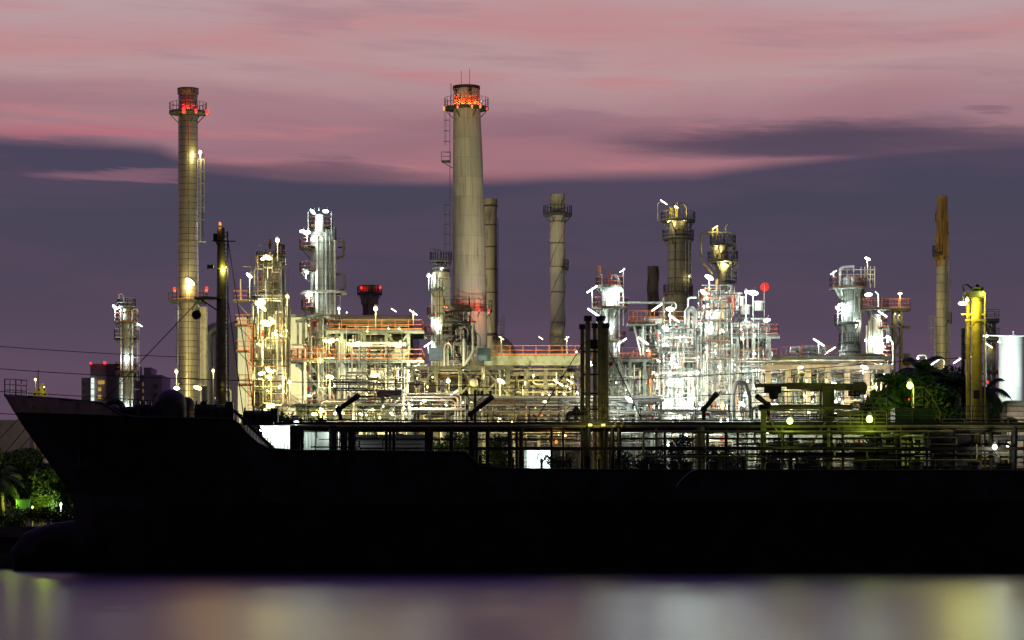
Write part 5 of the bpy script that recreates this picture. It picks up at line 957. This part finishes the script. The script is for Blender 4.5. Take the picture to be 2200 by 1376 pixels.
T = thing('utility_pole', 'dark wooden pole with stacked insulators left of the yellow king post', 'pole', P(2069, 1137, 250)); MB().cyl((P(2069, 0, 250).x, 250, GZ), P(2069, 706, 250), .2, 8).build('pole', 'dark', T); b = MB()
for i in range(6): b.cyl(P(2076, 740 + i * 6, 250), P(2076, 743 + i * 6, 250), .2, 8)
b.beam(P(2066, 742, 250), P(2078, 742, 250), .1); b.build('insulator', 'dark', T)
# ------------------------------------------------------------------ vegetation
def leaves(b, c, rad, n, R, size=.35, sq=.8, droop=0):
    for i in range(n):
        d = V((R.gauss(0, 1), R.gauss(0, 1), R.gauss(0, 1))); d.normalize(); p = V(c) + V((d.x * rad, d.y * rad, d.z * rad * sq)) * (R.random() ** .45)
        u = V((R.uniform(-1, 1), R.uniform(-1, 1), R.uniform(-.8, .8))).normalized(); v = u.orthogonal().normalized(); s_ = size * R.uniform(.6, 1.3)
        b.add([p - u * s_, p + v * s_ * .45, p + u * s_, p - v * s_ * .45], [(0, 1, 2, 3)])
def tree(px, ptop, Y, wpx, lb, seed, n=2600, m='leaf', group='trees on the far bank', size=.35, name='tree'):
    R = random.Random(seed); s = k(Y); zt = P(0, ptop, Y).z; x = P(px, 0, Y).x; H = zt - GZ; rad = wpx * s / 2
    T = thing(name, lb, 'tree', (x, Y, GZ), group); tk = MB(); tk.tube([(x, Y, GZ), (x + .1, Y, GZ + H * .35), (x - .1, Y, GZ + H * .7)], .2, 8, [.05 * H, .035 * H, .02 * H])
    cr = MB(); ncl = 12
    for i in range(ncl):
        a = R.uniform(0, 6.28); rr = R.uniform(.15, .8) * rad; z = GZ + H * R.uniform(.35, .9); c = V((x + rr * math.cos(a), Y + rr * math.sin(a), z)); tk.tube([(x, Y, GZ + H * .4), c], .06, 5, [.02 * H, .01 * H]); leaves(cr, c, max(rad * R.uniform(.3, .55), H * .13), n // ncl, R, size)
    tk.build('trunk', 'bark', T); cr.build('crown', m, T); return T
def palm(px, ptop, Y, lb, seed, L=2.6, m='leaf_dark', nf=22):
    R = random.Random(seed); x = P(px, 0, Y).x; z = P(0, ptop, Y).z - L * .55; T = thing('palm_tree', lb, 'palm', (x, Y, GZ), 'palms and dark trees at the right')
    tk = MB(); tk.tube([(x + .3, Y, GZ), (x + .1, Y, (GZ + z) / 2), (x, Y, z)], .2, 8, [.24, .18, .15]); tk.build('trunk', 'bark', T); cr = MB()
    for i in range(nf):
        a = 2.4 * i + R.uniform(-.2, .2); e = R.uniform(-.3, 1.2); prev = V((x, Y, z)); u = V((math.cos(a) * math.cos(e), math.sin(a) * math.cos(e), math.sin(e)))
        for j in range(12):
            cur = prev + u * L / 12; u = (u + V((0, 0, -.16))).normalized(); sd = u.cross(V((0, 0, 1))).normalized(); ll = L * .28 * math.sin(math.pi * (j + 1.5) / 14)
            cr.beam(prev, cur, .05)
            for s_ in (-1, 1):
                t_ = cur + sd * s_ * ll + V((0, 0, -ll * .5)) + u * ll * .4; cr.add([prev, cur, t_], [(0, 1, 2)]); cr.add([prev.lerp(cur, .5), t_ + u * .12, cur + u * .05], [(0, 1, 2)])
            prev = cur
    cr.build('crown', m, T)
tree(92, 985, 222, 62, 'bright green small tree lit from below, just left of the bow', 1, 2600, 'leaf', size=.2)
tree(30, 925, 236, 90, 'broad dim green tree at the left edge behind the hedge', 2, 4200, 'leaf', size=.28)
tree(100, 935, 240, 110, 'tall dim olive green tree behind the small bright tree', 3, 4200, 'leaf', size=.28)
tree(150, 960, 236, 90, 'dim green tree partly covered by the ship bow', 7, 2600, 'leaf', size=.28)
tree(-40, 960, 226, 90, 'dark tree cut by the left edge of the frame', 8, 2600, 'leaf', size=.28)
palm(2, 995, 219, 'small palm with bright fronds at the left edge', 31, 2.4, 'leaf', 14)
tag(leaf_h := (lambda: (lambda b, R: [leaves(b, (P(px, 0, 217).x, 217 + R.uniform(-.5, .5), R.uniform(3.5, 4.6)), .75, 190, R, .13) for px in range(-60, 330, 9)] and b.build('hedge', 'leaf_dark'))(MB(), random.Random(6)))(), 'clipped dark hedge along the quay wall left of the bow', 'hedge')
T = thing('garden_fence', 'short bright green slatted fence above the hedge at the left', 'fence', P(48, 1137, 219)); b = MB()
for i in range(9): b.box(P(36 + i * 3.4, 1084, 219), (.1, .06, .75))
b.box(P(49.5, 1074, 219.1), (1.25, .06, .08)); b.box(P(49.5, 1092, 219.1), (1.25, .06, .08)); b.build('slats', 'green_paint', T)
for (px, py, Y, c_, p_, lb) in ((131, 1084, 221, 'C', .5, 'low white garden lamp behind the hedge beside the bow'), (70, 1090, 222, 'G', .15, 'green tinted garden lamp under the small bright tree')):
    q = P(px, py, Y); T = thing('garden_lamp', lb, 'lamp', (q.x, Y, GZ)); MB().cyl((q.x, Y, GZ), q, .06, 8).build('pole', 'galv', T); lamp(T, px, py, Y, 'globe', c_, p_, .35 if c_ == 'G' else .5)
light(T, P(95, 1080, 218.6), 'G', 300, .3); light(T, P(25, 1080, 218.6), 'G', 170, .3)  # extra green lights without fixtures, brightening the trees by the hedge
i = 0
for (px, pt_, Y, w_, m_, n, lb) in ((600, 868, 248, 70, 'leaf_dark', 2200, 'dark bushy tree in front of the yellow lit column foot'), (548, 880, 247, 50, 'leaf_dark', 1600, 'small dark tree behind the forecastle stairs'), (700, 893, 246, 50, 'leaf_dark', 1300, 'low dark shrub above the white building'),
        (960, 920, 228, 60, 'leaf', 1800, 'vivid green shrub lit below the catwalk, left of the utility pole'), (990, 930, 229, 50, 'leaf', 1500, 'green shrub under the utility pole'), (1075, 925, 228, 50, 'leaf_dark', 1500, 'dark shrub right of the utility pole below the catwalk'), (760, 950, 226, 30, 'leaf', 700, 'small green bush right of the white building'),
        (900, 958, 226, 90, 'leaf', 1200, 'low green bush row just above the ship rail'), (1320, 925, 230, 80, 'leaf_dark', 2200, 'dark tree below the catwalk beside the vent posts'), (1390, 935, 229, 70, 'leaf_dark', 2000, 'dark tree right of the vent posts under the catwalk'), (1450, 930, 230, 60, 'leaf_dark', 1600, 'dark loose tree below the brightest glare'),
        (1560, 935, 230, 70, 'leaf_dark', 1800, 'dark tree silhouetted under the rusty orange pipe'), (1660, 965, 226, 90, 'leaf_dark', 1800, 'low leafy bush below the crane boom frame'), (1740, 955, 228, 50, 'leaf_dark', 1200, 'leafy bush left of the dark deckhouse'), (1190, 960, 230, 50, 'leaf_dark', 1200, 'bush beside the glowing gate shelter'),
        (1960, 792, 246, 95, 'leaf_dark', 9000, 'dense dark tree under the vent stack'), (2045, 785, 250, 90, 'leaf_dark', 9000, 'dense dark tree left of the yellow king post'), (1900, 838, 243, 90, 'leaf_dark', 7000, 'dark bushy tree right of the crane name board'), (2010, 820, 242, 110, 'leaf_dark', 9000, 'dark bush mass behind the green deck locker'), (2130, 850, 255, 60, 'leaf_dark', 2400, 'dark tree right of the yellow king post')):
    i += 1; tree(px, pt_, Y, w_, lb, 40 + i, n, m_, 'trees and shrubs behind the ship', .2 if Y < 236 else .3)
palm(1975, 762, 246, 'tall dark palm with fronds against the sky, left of the rusty stack', 33, 3.0); palm(2020, 785, 247, 'dark palm in front of the rusty topped stack', 34, 2.8); palm(1925, 800, 245, 'dark palm below the orange vent stack', 35, 2.6); palm(2060, 800, 248, 'dark palm beside the utility pole with insulators', 36, 2.6); palm(2118, 808, 252, 'dark palm left of the white storage tank', 37, 2.8); palm(1890, 832, 243, 'dark palm right of the crane name board', 38, 2.4)
light(None, P(965, 955, 222), 'G', 160, .3); light(None, P(1070, 985, 222), 'O', 120, .2)  # added fill lights without fixtures, for the shrubs under the catwalk
# ------------------------------------------------------------------ yard floodlights that wash the big walls and stacks
def yard_flood(px, py, Y, c, e, to, ang, lb):
    q = P(px, py, Y); T = thing('yard_floodlight', lb, 'floodlight', (q.x, Y, GZ)); MB().cyl((q.x, Y, GZ), q, .1, 8).build('pole', 'galv', T)
    d = (V(to) - q).normalized(); b = MB(); b.beam(q, q + d * .4, .7, .5); o = b.build('lamp_head', 'galv', T); MB().beam(q + d * .41, q + d * .46, .6, .42).build('lens', 'bulb_W', o)
    light(T, q + d * .7, c, e * .2, .4, 'SPOT', to, ang)
yard_flood(905, 880, 292, 'P', 170000, P(1000, 560, 345), 100, 'floodlight on a pole aimed up at the left face of the concrete chimney')
yard_flood(1100, 860, 329, 'N', 60000, P(1010, 420, 345), 80, 'floodlight on a pole aimed up at the right face of the concrete chimney')
yard_flood(525, 905, 352, 'P', 24000, P(560, 760, 380), 150, 'floodlight low in front of the left half of the pale building')
yard_flood(640, 905, 352, 'P', 60000, P(640, 760, 380), 150, 'floodlight low in front of the middle of the pale building')
yard_flood(790, 905, 352, 'P', 260000, P(780, 770, 380), 150, 'floodlight low in front of the right half of the pale building')
yard_flood(360, 890, 285, 'W', 150000, P(404, 480, 312), 90, 'floodlight aimed up at the tall steel stack')
yard_flood(1170, 890, 300, 'W', 110000, P(1198, 600, 345), 70, 'floodlight aimed up at the straked beige stack')
yard_flood(1990, 880, 285, 'W', 110000, P(2025, 560, 330), 70, 'floodlight aimed up at the rusty topped stack')
yard_flood(1490, 900, 270, 'N', 90000, P(1460, 560, 335), 70, 'floodlight aimed up at the tall dark clad column')
yard_flood(700, 905, 285, 'N', 70000, P(695, 560, 335), 70, 'floodlight aimed up at the column with the white ring')

# bund wall and the dark belt of trees beyond the plant
T = MB().box((P(1400, 0, 292).x, 296, (GZ + P(0, 962, 296).z) / 2), (1300 * k(296), .5, P(0, 962, 296).z - GZ)).build('bund_wall', 'quay', None, False, (P(1400, 0, 292).x, 296, GZ)); tag(T, 'long low grey bund wall glimpsed between the pipe drops under the catwalk', 'wall', None, 'thing')
R = random.Random(77); b = MB()
for px in range(-150, 2450, 16):
    Y = 470 + R.uniform(-12, 12); h = R.uniform(9, 15.5) if px > 420 else R.uniform(7, 10)
    leaves(b, (P(px, 0, Y).x, Y, GZ + h * .5), h * .52, 90, R, .9, .95)
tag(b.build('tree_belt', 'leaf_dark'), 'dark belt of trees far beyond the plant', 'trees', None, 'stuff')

light(None, P(1490, 700, 276), 'C', 1500, .8, 'SPOT', (P(1480, 0, 130).x, 130, 0), 60)  # added spot without a fixture, for the white band on the water

for j, (px, pt_, r_, Y, m_, lb) in enumerate(((1497, 740, 9, 297, 'clad_bright', 'thin pale vessel in the gap left of the rusty orange pipes'), (1634, 812, 14, 303, 'clad', 'grey cylinder standing under the right pale frame'), (1590, 800, 8, 301, 'clad_bright', 'slim pale vessel behind the silver u-bend'),
      (1397, 790, 12, 302, 'clad', 'grey round vessel behind the slanting stairs'), (1424, 800, 9, 303, 'clad_bright', 'slim vessel between the stairs and the brightest glare'), (1352, 838, 8, 296, 'clad_bright', 'short vessel at the foot of the slanting stairs'), (1720, 800, 9, 297, 'clad_warm', 'vessel behind the first pink column of the long rack'),
      (1768, 812, 12, 299, 'clad', 'wide vessel behind the middle pink columns'), (1848, 800, 9, 297, 'clad_bright', 'vessel under the round flat roof'), (1886, 792, 8, 296, 'clad_warm', 'slim vessel at the right end of the pink column rack'), (690, 790, 9, 312, 'clad_warm', 'vessel behind the diagonal struts of the left steel frame'),
      (862, 800, 10, 312, 'clad_warm', 'vessel under the right end of the drum structure'), (1116, 808, 10, 326, 'clad_warm', 'small domed vessel right of the concrete chimney foot'), (1162, 812, 14, 328, 'flue', 'dim wide vessel under the pipe bridge'), (1226, 800, 10, 324, 'flue', 'dim vessel under the right end of the pipe bridge'), (905, 832, 8, 274, 'clad_warm', 'short vessel among the square ducts'),
      (480, 850, 9, 300, 'clad_warm', 'short lit vessel just right of the ship mast'), (1480, 815, 12, 300, 'clad_bright', 'white vessel right behind the brightest glare'))):
    tower('process_vessel', lb, 'vessel', px, pt_, r_, Y, m=m_, ladders=[(-120, 900, pt_ + 5)] if r_ > 8 else [], pipes=[(-60, 2, 1, 1137, pt_ + 5, 'pipe'), (180, 3, 1.3, 1137, pt_ + 12, 'pipe_white')], loops=[([(px, pt_), (px, pt_ - 12), (px + 16, pt_ - 12), (px + 16, 1000)], 1.4, 'pipe')], lmps=[(px + r_ + 4, pt_ + 30 + 7 * (j % 4), 'globe', 'WNC'[j % 3], .45, .55)])

for (T_, a0, a1, b0, b1, Y, D, n, sd) in (('process_column.008', 540, 625, 540, 890, 284, 2, 44, 201), ('equipment_frame', 738, 882, 700, 900, 296, 2, 60, 202), ('equipment_frame.001', 650, 730, 680, 900, 299, 2, 40, 203), ('pipe_rack', 880, 1095, 790, 905, 273, 2, 50, 204),
      ('process_vessel', 1400, 1520, 690, 900, 277, 2, 70, 205), ('process_column.009', 1500, 1600, 620, 900, 279, 2, 60, 206), ('equipment_frame.005', 1580, 1655, 690, 900, 288, 2, 36, 207), ('pipe_rack.004', 1655, 1900, 790, 905, 279, 2, 60, 208), ('equipment_frame.003', 1290, 1385, 780, 905, 280, 2, 40, 209), ('pipe_rack.003', 1000, 1420, 860, 950, 258, 1, 50, 210), ('pipe_rack.002', 640, 880, 865, 930, 255, 1, 40, 211)):
    T = bpy.data.objects.get(T_)
    if T is None: print('no', T_); continue
    clutter(T, a0, a1, b0, b1, Y, D, n, sd, (.45, .95), ('pipe_dark', 'steel', 'pipe', 'pipe_dark', 'pipe_dark', 'galv'), .1)

R = random.Random(314)
for nm, a0, a1, b0, b1, Y, n, cs in (('pipe_rack', 890, 1090, 800, 900, 272, 9, 'WWY'), ('pipe_rack.001', 850, 1000, 850, 900, 257, 6, 'WN'), ('pipe_rack.002', 645, 880, 868, 898, 254, 9, 'WYN'), ('pipe_rack.003', 1010, 1240, 862, 950, 257, 10, 'WWO'), ('pipe_gantry', 1060, 1250, 800, 860, 313, 7, 'WWO'),
      ('equipment_frame', 745, 875, 700, 895, 297, 9, 'WY'), ('equipment_frame.001', 655, 725, 700, 895, 300, 6, 'WY'), ('process_column.008', 545, 620, 600, 890, 285, 8, 'WY'), ('process_column.009', 1500, 1600, 640, 900, 281, 9, 'CCN'), ('process_vessel', 1400, 1515, 700, 900, 278, 10, 'CCN'), ('equipment_frame.005', 1580, 1655, 690, 900, 288, 7, 'CN'),
      ('pipe_rack.004', 1665, 1900, 795, 890, 279, 12, 'WNCW'), ('pipe_rack.005', 1620, 1880, 885, 985, 249, 9, 'NCY'), ('pipe_rack.006', 1400, 1600, 890, 985, 251, 8, 'CN'), ('equipment_frame.003', 1290, 1385, 790, 900, 279, 5, 'NC'), ('equipment_frame.004', 1385, 1475, 700, 900, 287, 6, 'CN')):
    lamps(bpy.data.objects[nm], Y, [(R.uniform(a0, a1), R.uniform(b0, b1), R.choice(('globe', 'globe', 'flood')), R.choice(cs), R.uniform(.2, .5), R.uniform(.35, .7)) for i in range(n)])
for nm, d in OVER.items():
    T = bpy.data.objects[nm]; al = MB(); ms = list(d); idx = []
    for i, mm in enumerate(ms): al.add(d[mm].v, d[mm].f); idx += [i] * len(d[mm].f)
    o = al.build('pipe_bundle', ms, T, True); o['kind'] = 'stuff'
    if len(o.data.polygons) == len(idx): o.data.polygons.foreach_set('material_index', idx)

T = thing('added_shed', 'added dark shed hiding the bright wall between the white building and the green shrubs', 'shed', P(835, 1137, 240))  # shed added to keep this gap dark against the bright wall behind
MB().box((P(835, 0, 242).x, 242, (GZ + P(0, 938, 240).z) / 2), (186 * k(240), 4, P(0, 938, 240).z - GZ)).build('wall', 'wall_far_dark', T); b = MB(); b.box((P(835, 0, 242).x, 241.8, P(0, 937, 240).z), (192 * k(240), 5, .2)); b.build('roof', 'quay', T)
b = MB()
for px in (760, 800, 850, 890): b.box((P(px, 0, 239.9).x, 239.95, P(0, 985, 240).z), (1.1, .12, 1.9))
b.build('door', 'grate', T)

q = P(1955, 829, 236.5); T = thing('street_lamp', 'brightest yellow-green lamp on the jetty in front of the dark trees at right', 'lamp', (q.x, q.y, GZ)); MB().tube([(q.x + .35, q.y + .3, GZ), (q.x + .35, q.y + .3, q.z), (q.x, q.y + .1, q.z + .45)], .07, 8).build('pole', 'galv', T); lamp(T, 1955, 829, 236.5, 'globe', 'G', 1.6, 1.5); light(T, q + V((0, 1.2, -.2)), 'G', 420, .3)
